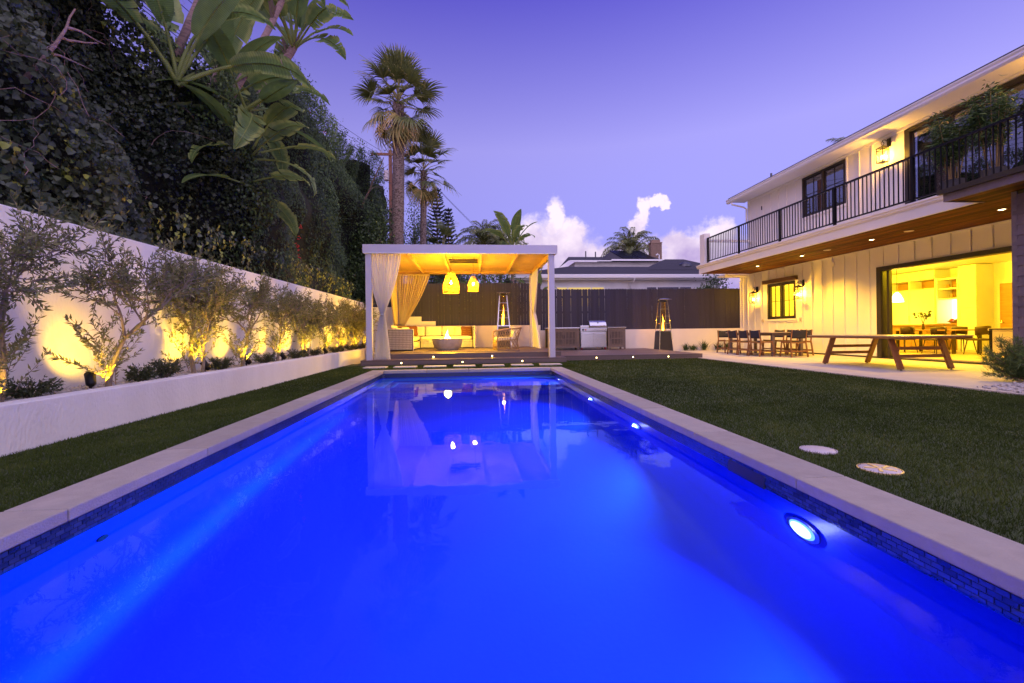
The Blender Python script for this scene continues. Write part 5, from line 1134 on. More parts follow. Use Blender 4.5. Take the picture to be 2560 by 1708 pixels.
def ivy():
    n = 170000; Y = -.5+rng.random(n)*14.2; Z = 1.95+rng.random(n)**.85*8.6
    lim = 11.0-.16*(Z-2)+1.2*fbm(Z*.8, Y*.5, 41); keep = (Y < lim) & (Z < top_z(Y)); Y, Z = Y[keep], Z[keep]
    hole = fbm(Y*1.5, Z*1.5, 51, 3); keep = (hole > -.75) | (rng.random(len(Y)) < .4); Y, Z = Y[keep], Z[keep]
    X = bank_x(Y, Z)+.10*fbm(Y*6, Z*6, 13, 2)-np.abs(rng.normal(0, .21, len(Y))); X = np.where(Z < 2.3, np.minimum(X+.45, -4.60), X)
    n = len(Y); Nn = nrm(np.c_[np.ones(n)*1.0, rng.normal(-.25, .75, n), rng.normal(.25, .7, n)]); D = nrm(np.c_[rng.normal(.15, .45, n), rng.normal(0, .6, n), -np.abs(rng.normal(.7, .45, n))])
    cl = fbm(Y*1.9, Z*1.9, 61, 3); tint = np.clip(.27+.30*fbm(Y*2.2, Z*2.2, 62, 3)+rng.normal(0, .16, n), 0, .87); yg = (cl > .66) & (rng.random(n) < .17) & (Z < 7.5); tint[yg] = rng.uniform(.88, 1, yg.sum())
    o = scatter('ivy', np.c_[X, Y, Z], D, Nn, rng.uniform(.035, .085, n)*rng.choice([.7, 1., 1.25], n), *IVY, 'ivy_leaf', None, tint, 'stuff'); put(o, 'dense dark ivy with some yellow-green leaves hanging over the white wall', 'ivy')
    # trailing strands over the wall top
    P = []; D = []
    for k in range(110):
        y = rng.uniform(3, 19); x = -4.74+rng.uniform(-.1, .12); ln = rng.uniform(.2, .75)
        for s in np.arange(0, ln, .045): P.append((x+rng.normal(0, .025)+.03*math.sin(s*9), y+rng.normal(0, .03), 2.95-s)); D.append((rng.normal(0, .4), rng.normal(0, .5), -1))
    n = len(P); o = scatter('ivy_strands', P, D, nrm(np.c_[np.ones(n), rng.normal(0, .4, n), rng.normal(.2, .4, n)]), rng.uniform(.05, .09, n), *IVY, 'ivy_leaf', None, np.where(rng.random(n) < .22, .95, rng.uniform(.2, .8, n)), 'stuff'); put(o, 'ivy strands trailing down just above the wall top', 'ivy')
ivy()
def ivy_stems():
    b = MB()
    for k in range(90):
        y = rng.uniform(1.5, 10); z = rng.uniform(2.3, 8); pts = []; a = rng.uniform(-1.2, 1.2)+1.57
        for i in range(9):
            pts.append((float(bank_x(np.array([y]), np.array([z]))[0])+rng.uniform(.0, .07), y, z)); a += rng.normal(0, .35); st = rng.uniform(.06, .16); y += math.cos(a)*st; z += math.sin(a)*st
        r = rng.uniform(.003, .006); b.tube(pts, [r*(1-.08*i) for i in range(9)], 4, False)
    o = b.build('ivy_stems', 'bop_bark', smooth=True); put(o, 'tangle of thin bare purple-brown stems running through the ivy', 'stems', kind='stuff')
ivy_stems()
def vine():
    n = 150000; Y = 8.0+rng.random(n)*25; Z = 2.0+rng.random(n)**.9*10.6
    lim = 10.2-.16*(Z-2)+1.2*fbm(Z*.8, Y*.5, 41); keep = (Y > lim) & (Z < top_z(Y)+.25); Y, Z = Y[keep], Z[keep]
    strand = fbm(Y*3.4, Z*.55, 71, 3); keep = (strand > -.6) | (rng.random(len(Y)) < .5); Y, Z, strand = Y[keep], Z[keep], strand[keep]
    X = bank_x(Y, Z)+.42*np.clip(strand, -1, 1)-np.abs(rng.normal(0, .15, len(Y))); X = np.where(Z < 2.4, np.minimum(X, -4.62), X); n = len(Y)
    Nn = nrm(np.c_[np.ones(n), rng.normal(-.3, .6, n), rng.normal(.4, .5, n)]); D = nrm(np.c_[rng.normal(.2, .35, n), rng.normal(0, .5, n), -np.abs(rng.normal(.7, .4, n))])
    tint = np.clip(.40+.42*strand+rng.normal(0, .15, n), 0, 1)
    o = scatter('vine', np.c_[X, Y, Z], D, Nn, rng.uniform(.06, .12, n), *LEAF4, 'vine_leaf', None, tint, 'stuff', sx=rng.uniform(.035, .06, n)); put(o, 'tall curtain of hanging green creeper on the bank behind the wall', 'creeper')
    # ragged crest
    n = 9000; Y = 10+rng.random(n)*23; Zt = top_z(Y); up = np.abs(rng.normal(0, .38, n)); Z = Zt-.15+up; X = bank_x(Y, Zt)-rng.uniform(-.1, 1.0, n)
    k = fbm(Y*4.2, X*3, 81, 2) > -.1+up*.7; P = np.c_[X, Y, Z][k]; n = len(P)
    o = scatter('crest_twigs', P, nrm(np.c_[rng.normal(.3, .5, n), rng.normal(0, .6, n), rng.normal(.4, .5, n)]), rnd_dir(n), rng.uniform(.07, .14, n), *LEAF4, 'vine_leaf', None, rng.random(n)*.7, 'stuff', sx=rng.uniform(.025, .05, n)); put(o, 'ragged leafy crest of the creeper against the sky', 'creeper')
    fl = 0
    for y, z in ((13.5, 4.0), (13.6, 3.7), (13.7, 3.4), (13.4, 3.45), (13.75, 3.2), (19.0, 9.9), (20.4, 9.7), (14.2, 4.6)):
        x = float(bank_x(np.array([y]), np.array([z]))[0])+.30; t = thing('flower', ('lowest', 'upper', 'small', 'left', 'right', 'crest', 'far crest', 'topmost')[fl]+' red trumpet flower in the hanging creeper', 'flower', (x, y, z), 0, 'red trumpet flowers'); fl += 1
        b = MB()
        for k in range(4):
            a = k*1.57+y; d = Vector((.5, math.cos(a)*.6, math.sin(a)*.6-.3)).normalized(); p0 = Vector((x+random.uniform(-.04, .04), y+random.uniform(-.06, .06), z+random.uniform(-.05, .05))); b.tube([p0, p0+d*.035, p0+d*.055], [.004, .008, .019], 7, False)
        b.build('petal_tube', 'leaf_red', t)
vine()
def twigs():
    random.seed(3)
    for k, (y, z, ln, lab) in enumerate(((3.2, 4.6, 2.0, 'thick purple-grey branch bare among the ivy at far left'), (4.3, 5.2, 1.6, 'bare forked branch in a dark gap of the ivy'), (5.4, 3.7, 1.2, 'thin bare branch low in the ivy'), (22.5, 7.0, 2.6, 'pale thin trunk in the dark trees left of the tall palm'), (25.5, 7.6, 2.4, 'second pale thin trunk in the dark trees left of the tall palm'))):
        x = float(bank_x(np.array([y]), np.array([z]))[0])-.30; t = thing('branch', lab, 'branch', (x, y, z), 0, 'bare branches on the bank'); b = MB(); pts, d = branch_pts((x, y, z), (.28, random.uniform(-.4, .4), 1), ln, 8, .14); b.tube(pts, [.032-.003*i for i in range(9)] if y < 10 else [.06-.005*i for i in range(9)], 7, False)
        for q in (3, 5, 6): pp, _ = branch_pts(pts[q], (random.uniform(0, .4), random.choice((-1, 1))*.9, .5), ln*.4, 5, .2); b.tube(pp, [.02, .016, .012, .009, .006, .003], 5, False)
        b.build('limb', 'bop_bark' if y < 10 else 'bark', t, smooth=True)
twigs()

# ---------------------------------------------------------------- giant bird-of-paradise plants
def paddle(L_, W_, torn, droop, seed, pet=.7):
    """one paddle leaf on its stalk, base at the origin, growing along +Z and bending towards +X"""
    rs = random.Random(seed); V = []; F = []; T = []; n = 15; m_ = 5
    path = []; p = Vector((0, 0, 0)); a = R(8)
    seg = 6+n
    for i in range(seg+1):
        path.append((p.copy(), a)); s = i/seg; ln = (pet/6 if i < 6 else L_/n); p = p+Vector((math.sin(a), 0, math.cos(a)))*ln; a += droop*(.25+1.1*s*s)/seg*2
    b = MB(); b.tube([q for q, _ in path[:7]]+[q for q, _ in path[7:]], [.030-.012*i/6 for i in range(7)]+[.017*(1-.9*i/(n)) for i in range(n)], 6, False)
    nst = len(b.v); tv = [.72]*nst
    for sgn in (-1, 1):
        i = 0
        while i < n:
            run = rs.randint(1, 3) if torn else n; j = min(n, i+run); st_ = len(b.v); dz = rs.uniform(-.12, .10) if torn else 0
            for q in range(i, j+1):
                pc, ac = path[6+q]; s = q/n; w = W_*.5*(math.sin(math.pi*min(1, (.06+.94*s))**.80))**.75 if s < 1 else .01
                if q == j and torn and j < n: w *= rs.uniform(.82, 1)
                nx_ = Vector((math.cos(ac), 0, -math.sin(ac)))
                for k in range(m_):
                    u = k/(m_-1); b.v.append(tuple(pc+Vector((0, sgn*w*u, 0))+nx_*(.22*w*u+dz*u*w*2-.35*w*u*u)-Vector((0, 0, .05*w*u*u if torn else 0)))); tv.append(min(1, max(0, rs.gauss(.42, .06)+(.25 if torn and u > .7 else 0))))
            for q in range(j-i):
                for k in range(m_-1):
                    c0 = st_+q*m_+k; b.f.append((c0, c0+1, c0+m_+1, c0+m_) if sgn > 0 else (c0, c0+m_, c0+m_+1, c0+1))
            i = j
    me = b.mesh('leaf', 'paddle_leaf'); at = me.attributes.new('tint', 'FLOAT', 'POINT'); at.data.foreach_set('value', np.array(tv, np.float32)); me.polygons.foreach_set('use_smooth', [True]*len(me.polygons)); return me
PAD = [paddle(1.25, .50, 1, .35, 1), paddle(1.35, .52, 1, 1.0, 2), paddle(1.15, .46, 0, .8, 3), paddle(1.3, .50, 1, 1.5, 4), paddle(1.0, .42, 0, .15, 5, .5), paddle(1.2, .48, 1, 1.9, 6)]
def paradise(label, base, top, leaves, scale=1., r=.11, seed=0, tilt0=10, tilt1=85, trunk=True, group='giant bird-of-paradise plants'):
    if group.startswith('giant') and base[0] < -4: base = (min(base[0]-.5, float(bank_x(np.array([base[1]-.3]), np.array([base[2]-.8]))[0])-.55), base[1]-.3, base[2]-.8); leaves = int(leaves*1.5); scale *= 1.04
    random.seed(seed); t = thing('bird_of_paradise', label, 'plant', base, 0, group); bv = Vector(base); tv = Vector(top)-bv
    if trunk:
        pts = [tv*s+Vector((0, .12*math.sin(3*s), 0)) for s in np.linspace(0, 1, 15)]; MB().tube(pts, [r*(1.1-.25*s)+.008*(i % 2) for i, s in enumerate(np.linspace(0, 1, 15))], 10, False).build('trunk', 'bop_bark', t, w=False, smooth=True)
        b = MB()
        for k in range(10): a = random.random()*6.28; q = tv*random.uniform(.82, 1.0); b.bar(q, q+Vector((math.cos(a)*.16, math.sin(a)*.16, .25+random.random()*.2))*scale, .06, .012)
        b.build('leaf_sheath', 'bark', t, w=False)
    for k in range(leaves):
        az = 2.4*k+random.uniform(-.4, .4); f = k/max(1, leaves-1); til = R(tilt0+(tilt1-tilt0)*f**1.1)*random.uniform(.8, 1.2); me = PAD[(0, 2, 4, 1, 2, 3, 5)[min(6, int(f*7))] if k % 3 else random.randrange(6)]
        o = link('leaf', me, t, tuple(tv+Vector((0, 0, -.15*f))), (0, 0, 0)); o.rotation_mode = 'QUATERNION'
        o.rotation_quaternion = (Matrix.Rotation(az, 3, 'Z') @ Matrix.Rotation(til*.75, 3, 'Y') @ Matrix.Rotation(random.uniform(-.5, .5), 3, 'Z')).to_quaternion(); s = scale*random.uniform(.85, 1.15); o.scale = (s, s, s)
paradise('tall bird-of-paradise with leaning ringed trunk, crown cut by the top edge', (-5.3, 11.1, 6.4), (-5.2, 13.3, 10.35), 7, 1.0, .085, 1, 0, 60)
paradise('bird-of-paradise with its crown alone against the sky on the crest', (-5.75, 14.0, 7.6), (-5.6, 15.2, 10.2), 11, 1.25, .13, 2, 5, 60)
paradise('ringed trunk farthest left of the bird-of-paradise group', (-5.35, 9.75, 5.9), (-5.3, 10.5, 9.9), 4, 1.0, .08, 3, 0, 35)
paradise('ringed trunk rising behind the leaning bird-of-paradise', (-5.5, 10.9, 6.4), (-5.4, 12.3, 11.0), 4, 1.0, .08, 4, 0, 35)
paradise('young bird-of-paradise with broad upright leaves above the ivy', (-5.7, 9.1, 6.3), (-5.6, 9.3, 5.9), 6, 1.3, .10, 5, 5, 55, False)
paradise('young bird-of-paradise with upright leaves under the leaning trunk', (-5.9, 10.9, 6.6), (-5.8, 11.1, 6.4), 6, 1.3, .10, 9, 5, 60, False)
paradise('bird-of-paradise with torn golden leaves hanging over the ivy', (-5.2, 10.6, 5.8), (-5.0, 10.7, 6.0), 9, 1.15, .10, 6, 45, 125, False)
paradise('low bird-of-paradise with split leaves in the middle of the bank', (-5.1, 10.6, 4.9), (-4.95, 10.75, 5.0), 7, .95, .10, 7, 40, 125, False)
paradise('bird-of-paradise with one broad glossy leaf above the wall', (-5.1, 10.4, 4.2), (-4.9, 10.7, 4.35), 3, .9, .08, 8, 80, 125, False)

# ---------------------------------------------------------------- palms and trees behind the fence
def fan_frond(seed, R_=1.05, pet=1.1, nseg=24, old=0.):
    rs = np.random.default_rng(seed); b = MB(); tv = []
    b.tube([(0, 0, 0), (pet*.5, 0, .07), (pet, 0, .02)], [.030, .020, .014], 5, False); tv += [.8]*len(b.v)
    sp = 82+10*rs.random(); dr0 = .16+.55*old
    for k in range(nseg):
        a = R(-sp+2*sp*k/(nseg-1))+rs.normal(0, .02); ln = R_*(.62+.38*math.cos(a*.95))*rs.uniform(.86, 1.06); d_ = Vector((math.cos(a), math.sin(a), 0)); sd = Vector((-math.sin(a), math.cos(a), 0)); w = .038
        dp = dr0*rs.uniform(.5, 1.4); p0 = Vector((pet, 0, .02)); cup = .10*abs(math.sin(a)); zig = .014*(1 if k % 2 else -1)
        pts = [p0, p0+d_*ln*.35+Vector((0, 0, .05+cup*.5+zig)), p0+d_*ln*.62+Vector((0, 0, .04+cup-dp*.15)), p0+d_*ln*.84+Vector((0, 0, cup-dp*.5)), p0+d_*ln*.97+Vector((rs.normal(0, .03), rs.normal(0, .03), cup*.6-dp))]
        ws = [.008, w, w*.72, w*.36, .002]; st = len(b.v)
        for q, ww in zip(pts, ws): b.v += [tuple(q-sd*ww+Vector((0, 0, .016*(k % 2)))), tuple(q+sd*ww)]
        b.f += [(st+2*i, st+2*i+1, st+2*i+3, st+2*i+2) for i in range(4)]; t0 = rs.normal(.36, .14)+.38*old; tv += [t0]*6+[t0+.18]*2+[t0+.42]*2
    me = b.mesh('frond', 'palm_leaf'); at = me.attributes.new('tint', 'FLOAT', 'POINT'); at.data.foreach_set('value', np.clip(tv, 0, 1).astype(np.float32)); return me
FAN = [fan_frond(s) for s in (1, 2, 3)]; FANOLD = [fan_frond(s, 1.05, .9, 22, 1.) for s in (4, 5)]
def fan_palm(label, base, top, r0, r1, fr, scale, seed, bulge=0.):
    random.seed(seed); t = thing('fan_palm', label, 'palm tree', base, 0, 'fan palms behind the pergola'); tv = Vector(top)-Vector(base)
    pts = []; rad = []
    for i, s in enumerate(np.linspace(0, 1, 90)): pts.append(tv*s+Vector((.10*math.sin(s*2.4), 0, 0))); rad.append((r0+(r1-r0)*s)*(1+bulge*math.sin(math.pi*s))*(1+.06*(i % 2)+random.uniform(-.02, .02)))
    MB().tube(pts, rad, 14, False).build('trunk', 'palm_bark', t, w=False, smooth=True); top_ = pts[-1]
    b = MB()                                                     # stubs of old leaf bases under the crown
    for k in range(90):
        a = k*2.4; s = 1-.20*(k/90); q = tv*s+Vector((.10*math.sin(s*2.4), 0, 0)); d = Vector((math.cos(a), math.sin(a), .9)); b.bar(q+Vector((math.cos(a), math.sin(a), 0))*r1*.8, q+Vector((math.cos(a), math.sin(a), 0))*r1*.8+d*.20*scale, .06, .02, w2=.03, h2=.01)
    b.build('boot', 'bark', t, w=False)
    for k in range(fr):
        f = k/(fr-1); az = 2.39996*k+random.uniform(-.3, .3); el_ = R(82-142*f**.95)+random.uniform(-.18, .18); me = FANOLD[k % 2] if f > .80 else FAN[k % 3]
        o = link('frond', me, t, tuple(top_+Vector((0, 0, .45*scale*(1-f)-.55*scale*f))), (0, 0, 0)); s = scale*random.uniform(.72, 1.14); o.scale = (s, s, s); o.rotation_mode = 'QUATERNION'
        o.rotation_quaternion = (Matrix.Rotation(az, 3, 'Z') @ Matrix.Rotation(-el_, 3, 'Y') @ Matrix.Rotation(random.uniform(-.7, .7), 3, 'X')).to_quaternion()
fan_palm('tall fan palm with thick scaly trunk left behind the pergola', (-4.15, 25, -.05), (-3.88, 25, 13.35), .29, .29, 52, 1.2, 3, .06)
fan_palm('shorter slender fan palm right of the tall one', (-3.05, 27, -.05), (-2.78, 27, 10.4), .20, .17, 30, 1.0, 5)
fan_palm('squat dark fan palm just above the pergola roof', (-1.9, 30, -.05), (-1.9, 30, 6.2), .2, .2, 20, 1.0, 8)
def feather_frond(seed, ln=2.0, nl=34, lw=.022, ll=.42, arch=1.2):
    rs = np.random.default_rng(seed); b = MB(); pts = []; p = Vector((0, 0, 0)); a = R(68)
    for i in range(13): pts.append(p.copy()); p = p+Vector((math.cos(a), 0, math.sin(a)))*ln/12; a -= arch*2*(i/12)/6.5
    b.tube(pts, [.022-.0016*i for i in range(13)], 5, False); tv = [.7]*len(b.v)
    for k in range(nl):
        s = .15+.85*k/nl; i = min(11, int(s*12)); q = pts[i].lerp(pts[i+1], s*12-i); ax = (pts[i+1]-pts[i]).normalized(); l2 = ll*(math.sin(math.pi*min(1, s*.9+.12)))**.6
        for sg in (-1, 1):
            d = (ax*.75+Vector((0, sg, 0))*.8+Vector((0, 0, rs.uniform(-.25, .25)))).normalized(); m1 = q+d*l2*.5; e = q+d*l2+Vector((0, 0, -l2*rs.uniform(.35, .7))); sd = ax.cross(d).cross(d).normalized(); st = len(b.v)
            b.v += [tuple(q), tuple(m1-sd*lw), tuple(m1+sd*lw), tuple(e)]; b.f += [(st, st+1, st+2), (st+1, st+3, st+2)]; tv += [rs.normal(.42, .15)]*4
    me = b.mesh('frond', 'palm_leaf'); at = me.attributes.new('tint', 'FLOAT', 'POINT'); at.data.foreach_set('value', np.clip(tv, 0, 1).astype(np.float32)); return me
FEA = [feather_frond(s) for s in (11, 12, 13)]
def feather_palm(label, base, top, r, fr, scale, seed, stems=1):
    random.seed(seed); t = thing('feather_palm', label, 'palm tree', base, 0, 'feather palms behind the roofs'); tv = Vector(top)-Vector(base)
    MB().tube([tv*s for s in np.linspace(0, 1, 12)], [r*(1.1-.2*s) for s in np.linspace(0, 1, 12)], 10, False).build('trunk', 'bop_bark', t, w=False, smooth=True)
    for k in range(fr):
        az = 2.39996*k+random.uniform(-.3, .3); f = k/(fr-1); o = link('frond', FEA[k % 3], t, tuple(tv), (0, 0, 0)); s = scale*random.uniform(.85, 1.15); o.scale = (s, s, s); o.rotation_mode = 'QUATERNION'
        o.rotation_quaternion = (Matrix.Rotation(az, 3, 'Z') @ Matrix.Rotation(R(-14+72*f), 3, 'Y')).to_quaternion()
feather_palm('feathery palm above the pergola roof, left of the banana-like leaves', (.75, 27, -.05), (.75, 27, 6.1), .12, 34, .98, 1)
feather_palm('second feathery palm close behind the pergola roof', (1.75, 28, -.05), (1.8, 28, 6.1), .12, 32, .9, 2)
feather_palm('small feathery palm low behind the pergola roof at right', (2.75, 27, -.05), (2.75, 27, 5.3), .10, 16, .65, 3)
feather_palm('feathery palm left of the brick chimney', (13.6, 38.5, -.05), (13.8, 38.5, 7.6), .2, 34, 1.55, 4)
feather_palm('feathery palm tip behind the house roof', (21.5, 24, -.05), (21.5, 24, 10.5), .2, 16, .9, 5)
paradise('giant bird-of-paradise standing above the pergola roof against the clouds', (2.15, 24, -.05), (2.2, 24, 5.35), 15, 1.12, .10, 14, 0, 48)
paradise('young bird-of-paradise behind the fence by the right pergola post', (2.98, 20.6, -.05), (2.98, 20.6, 2.6), 7, .75, .07, 15, 0, 60)
for i, (x, s) in enumerate(((-1.3, .62), (-.6, .6), (.2, .62), (.75, .55), (1.35, .6), (1.95, .6))):
    paradise('fence-top plant '+('at the far left behind the hanging lamps', 'just left of the larger hanging lamp', 'between the two hanging lamps', 'right of the smaller hanging lamp', 'above the tall heater', 'near the right rear pergola post')[i], (x, 21.2, -.05), (x+.1, 21.3, 2.25+.15*(i % 2)), 6, s, .07, 30+i, 0, 70, group='plants behind the fence seen under the pergola roof')

def pine(label, base, h, r, seed):
    rs = np.random.default_rng(seed); t = thing('tiered_pine', label, 'tree', base, 0, 'tiered pines behind the palms'); w = MB(); w.tube([(0, 0, 0), (0, 0, h*.5), (0, 0, h)], [.14, .09, .02], 8); P = []; D = []
    z = h*.30
    while z < h-.1:
        f = 1-(z-h*.3)/(h*.7); L_ = r*(.12+.88*f**.9)
        for k in range(6):
            a = 6.28*k/6+z*3.1; d = Vector((math.cos(a), math.sin(a), .10)); pts = [Vector((0, 0, z)), Vector((0, 0, z))+d*L_*.5+Vector((0, 0, -.03)), Vector((0, 0, z))+d*L_+Vector((0, 0, .14*L_))]; w.tube(pts, [.022, .014, .006], 4, False)
            for s in np.linspace(.08, 1, int(8+L_*22)):
                q = pts[0].lerp(pts[1], s*2) if s < .5 else pts[1].lerp(pts[2], s*2-1)
                for _ in range(4): P.append(tuple(q)); D.append(tuple(d*.6+Vector((rs.normal(0, .35), rs.normal(0, .35), abs(rs.normal(.55, .3))))))
        z += .34-.08*(1-f)
    w.build('trunk', 'bark', t, w=False); n = len(P); scatter('crown', P, D, rnd_dir(n), rs.uniform(.10, .19, n), *LEAF4, 'pine_leaf', t, np.clip(rs.normal(.45, .25, n), 0, 1), sx=np.full(n, .045))
pine('taller tiered pine behind the slender fan palm', (-2.55, 35, -.05), 12.1, 1.65, 1); pine('shorter tiered pine right of the taller one', (-1.65, 34, -.05), 10.2, 1.35, 2)
def broad(label, base, h, rx, rz, n, seed, m='vine_leaf', sz=(.10, .2), trunk=.12):
    rs = np.random.default_rng(seed); random.seed(seed); t = thing('broadleaf_tree', label, 'tree', base, 0, 'trees beyond the fence'); w = MB(); w.tube([(0, 0, 0), (.1, 0, h*.4), (0, .1, h*.75)], [trunk, trunk*.8, trunk*.4], 8, False); C = []
    for k in range(34):
        d = nrm(rs.normal(size=3)); q = np.array((0, 0, h-rz))+d*np.array((rx, rx, rz))*rs.uniform(.35, .95); C.append(q); w.tube([(0, 0, h*.5), tuple(q*.6+np.array((0, 0, h*.2))), tuple(q)], [.04, .025, .008], 5, False)
    w.build('trunk', 'bark', t, w=False); C = np.array(C); P = C[rs.integers(0, len(C), n)]+rs.normal(0, 1, (n, 3))*np.array((rx, rx, rz))*.17
    scatter('crown', P, rs.normal(0, 1, (n, 3))+np.array((0, 0, -.5)), rnd_dir(n)+np.array((0, -.3, .8)), rs.uniform(*sz, n), *LEAF4, m, t, np.clip(rs.normal(.4, .25, n), 0, 1), sx=rs.uniform(sz[0]*.5, sz[1]*.5, n))
broad('dark leafy tree left of the tall palm trunk', (-6.9, 29, -.05), 11.8, 2.2, 4.2, 9000, 1); broad('dense dark tree filling the gap left of the pergola roof', (-5.6, 26.5, -.05), 9.0, 1.8, 3.6, 9000, 2)
broad('loose green tree between the two palm trunks', (-4.0, 33, -.05), 10.6, 1.5, 3.4, 4200, 3); broad('low dark tree behind the pergola roof', (-2.2, 29, -.05), 6.6, 1.9, 2.2, 5200, 4); broad('dark hedge tree at the far left behind the fence', (-4.6, 22.5, -.05), 7.4, 1.3, 3.2, 7000, 6)
broad('dark green bush above the fence beside the house corner', (12.4, 22.6, -.05), 3.75, 1.2, 1.0, 3600, 5, sz=(.08, .16))
broad('dark shrubbery behind the fence under the pergola roof', (.2, 23.0, -.05), 4.4, 2.6, 1.6, 7000, 7)

# ---------------------------------------------------------------- utility pole and wires
t = thing('utility_pole', 'brown wooden utility pole with crossarm behind the tall palm', 'utility pole', (-6.5, 38, -.05)); MB().tube([(-6.5, 38, -.05), (-6.5, 38, 15.9)], [.19, .14], 12).build('pole', 'pole_wood', t); MB().box(-8.0, -5.0, 37.80, 37.90, 15.42, 15.62).build('crossarm', 'pole_wood', t)
for x in (-7.85, -7.2, -5.9, -5.2): MB().lathe([(.05, 0), (.06, .06), (.03, .10), (.05, .16), (.001, .18)], 10, (x, 37.85, 15.62)).build('insulator', 'plate', t)
MB().lathe([(.2, 0), (.22, .05), (.22, .75), (.18, .8)], 14, (-6.8, 37.9, 13.4), cap1=True).build('transformer', 'plate', t)
for i, (x, z, zz) in enumerate(((-7.85, 15.78, 32), (-7.2, 15.78, 30.5), (-6.6, 13.9, 26.5), (-6.5, 13.5, 25.4), (-6.4, 13.1, 24.4))):
    a = Vector((x, 37.8, z)); e = Vector((-13.5+.3*i, 8, z-1.2+.1*i)); pts = [a.lerp(e, s)+Vector((0, 0, -1.0*4*s*(1-s))) for s in np.linspace(0, 1, 24)]
    o = MB().tube(pts, .014, 5).build('power_line', 'black_metal'); put(o, 'thin power line from the utility pole to the upper left, '+('highest', 'second', 'third', 'fourth', 'lowest')[i]+' of five', 'wire', 'power lines left of the palm')
for i in range(2):
    pts = [Vector((-5.2, 37.8, 15.5)).lerp(Vector((12.0+i, 60, 4.8-.3*i)), s)+Vector((0, 0, -3.2*s*(1-s)*(1+.1*i))) for s in np.linspace(0, 1, 24)]; o = MB().tube(pts, .014, 5).build('power_line', 'black_metal'); put(o, ('upper', 'lower')[i]+' of two thin power lines descending right of the pines', 'wire', 'power lines right of the palm')

# ---------------------------------------------------------------- neighbouring houses
nb = thing('neighbour_house', 'low white house with dark shingled hip roof beyond the fence', 'house', (9.5, 28, 0)); NY = 26.0
MB().box(2.6, 15.0, NY+.5, NY+8, -.05, 3.98).build('wall', 'stucco', nb)
MB().box(2.2, 15.3, NY+.05, NY+.5, 3.93, 3.99).build('eave_soffit', 'white_paint', nb); MB().box(2.1, 15.35, NY-.08, NY+.05, 4.00, 4.22).build('gutter', 'white_paint', nb, bevel=.02)
b = MB(); b.add([(2.1, NY, 4.22), (15.35, NY, 4.22), (14.6, NY+2.2, 4.98), (6.0, NY+2.2, 4.98), (15.35, NY+5, 4.22), (2.1, NY+5, 4.22)], [(0, 1, 2, 3), (1, 4, 2), (4, 5, 3, 2), (5, 0, 3)]); b.build('roof', 'roof_shingle', nb)
b = MB(); b.add([(10.9, NY+1.2, 4.65), (16.2, NY+1.2, 4.65), (14.2, NY+3.4, 5.65), (12.9, NY+3.4, 5.65), (16.2, NY+7, 4.65), (10.9, NY+7, 4.65)], [(0, 1, 2, 3), (1, 4, 2), (4, 5, 3, 2), (5, 0, 3)]); b.build('roof', 'roof_shingle', nb)
for x0, x1, lit in ((4.95, 7.90, True), (10.4, 13.3, False)):
    w = bpy.data.objects.new('window', None); COL.objects.link(w); w.parent = nb
    b = MB(); b.box(x0, x1, NY+.44, NY+.498, 3.50, 3.60); b.box(x0, x0+.07, NY+.44, NY+.498, 2.4, 3.498); b.box(x1-.07, x1, NY+.44, NY+.498, 2.4, 3.498)
    for q in (.24, .72): xx = x0+(x1-x0)*q; b.box(xx-.04, xx+.04, NY+.445, NY+.496, 2.4, 3.498)
    b.build('frame', 'white_paint', w); MB().box(x0+.07, x1-.07, NY+.47, NY+.49, 2.4, 3.497).build('pane', 'bulb_dim' if lit and emit('bulb_dim', (1., .75, .2), .35) else 'window_glass', w)
    if not lit: MB().box(x0+.07, x1-.07, NY+.492, NY+.497, 2.4, 3.495).build('pane_backing', 'dark_frame', w)  # plain dark sheet behind the glass
MB().tube([(9.55, NY-.02, 4.0), (9.55, NY+.1, 3.85), (9.4, NY+.42, 3.75), (9.4, NY+.44, 2.0)], .055, 8).build('downspout', 'white_paint', nb, smooth=True)
MB().lathe([(.42, 0), (.40, .16), (.2, .3), (.001, .34)], 20, (13.7, NY+2.2, 4.96)).build('roof_vent', 'steel_dark', nb)
ub = thing('rear_house', 'farther house roof with solar panels and brick chimney', 'house', (12, 36, 0)); UY = 35.0
MB().box(8.2, 15.6, UY+.6, UY+6, -.05, 6.42).build('wall', 'stucco_warm', ub); MB().box(11.0, 15.1, UY-.05, UY+.03, 6.42, 6.55).build('gutter', 'white_paint', ub); MB().box(7.7, 11.0, UY-.05, UY+.03, 6.38, 6.46).build('gutter', 'white_paint', ub)
b = MB(); b.add([(10.4, UY, 6.5), (15.2, UY, 6.5), (13.7, UY+2, 7.55), (11.6, UY+2, 7.55), (15.2, UY+5, 6.5), (10.4, UY+5, 6.5)], [(0, 1, 2, 3), (1, 4, 2), (4, 5, 3, 2), (5, 0, 3)]); b.build('roof', 'roof_shingle', ub)
b = MB(); b.add([(7.6, UY+.02, 6.45), (11.2, UY+.02, 6.45), (11.2, UY+2, 7.05), (8.0, UY+2, 7.05), (7.6, UY+4, 6.45)], [(0, 1, 2, 3), (0, 3, 4)]); b.build('roof', 'roof_shingle', ub)
for x0, x1, s in ((11.55, 12.85, 0), (13.0, 14.15, 0)):
    b = MB(); z0, z1 = 6.68, 7.58; b.add([(x0+.45, UY+.22, z0), (x1+.45, UY+.22, z0), (x1-.10, UY+1.95, z1), (x0-.10, UY+1.95, z1)], [(0, 1, 2, 3)]); o = b.build('solar_panel', 'solar', ub); o.modifiers.new('solid', 'SOLIDIFY').thickness = .05
cm = MB(); brk = MB(); cx0, cx1, cy0, cy1 = 14.65, 15.55, UY+1.0, UY+1.6
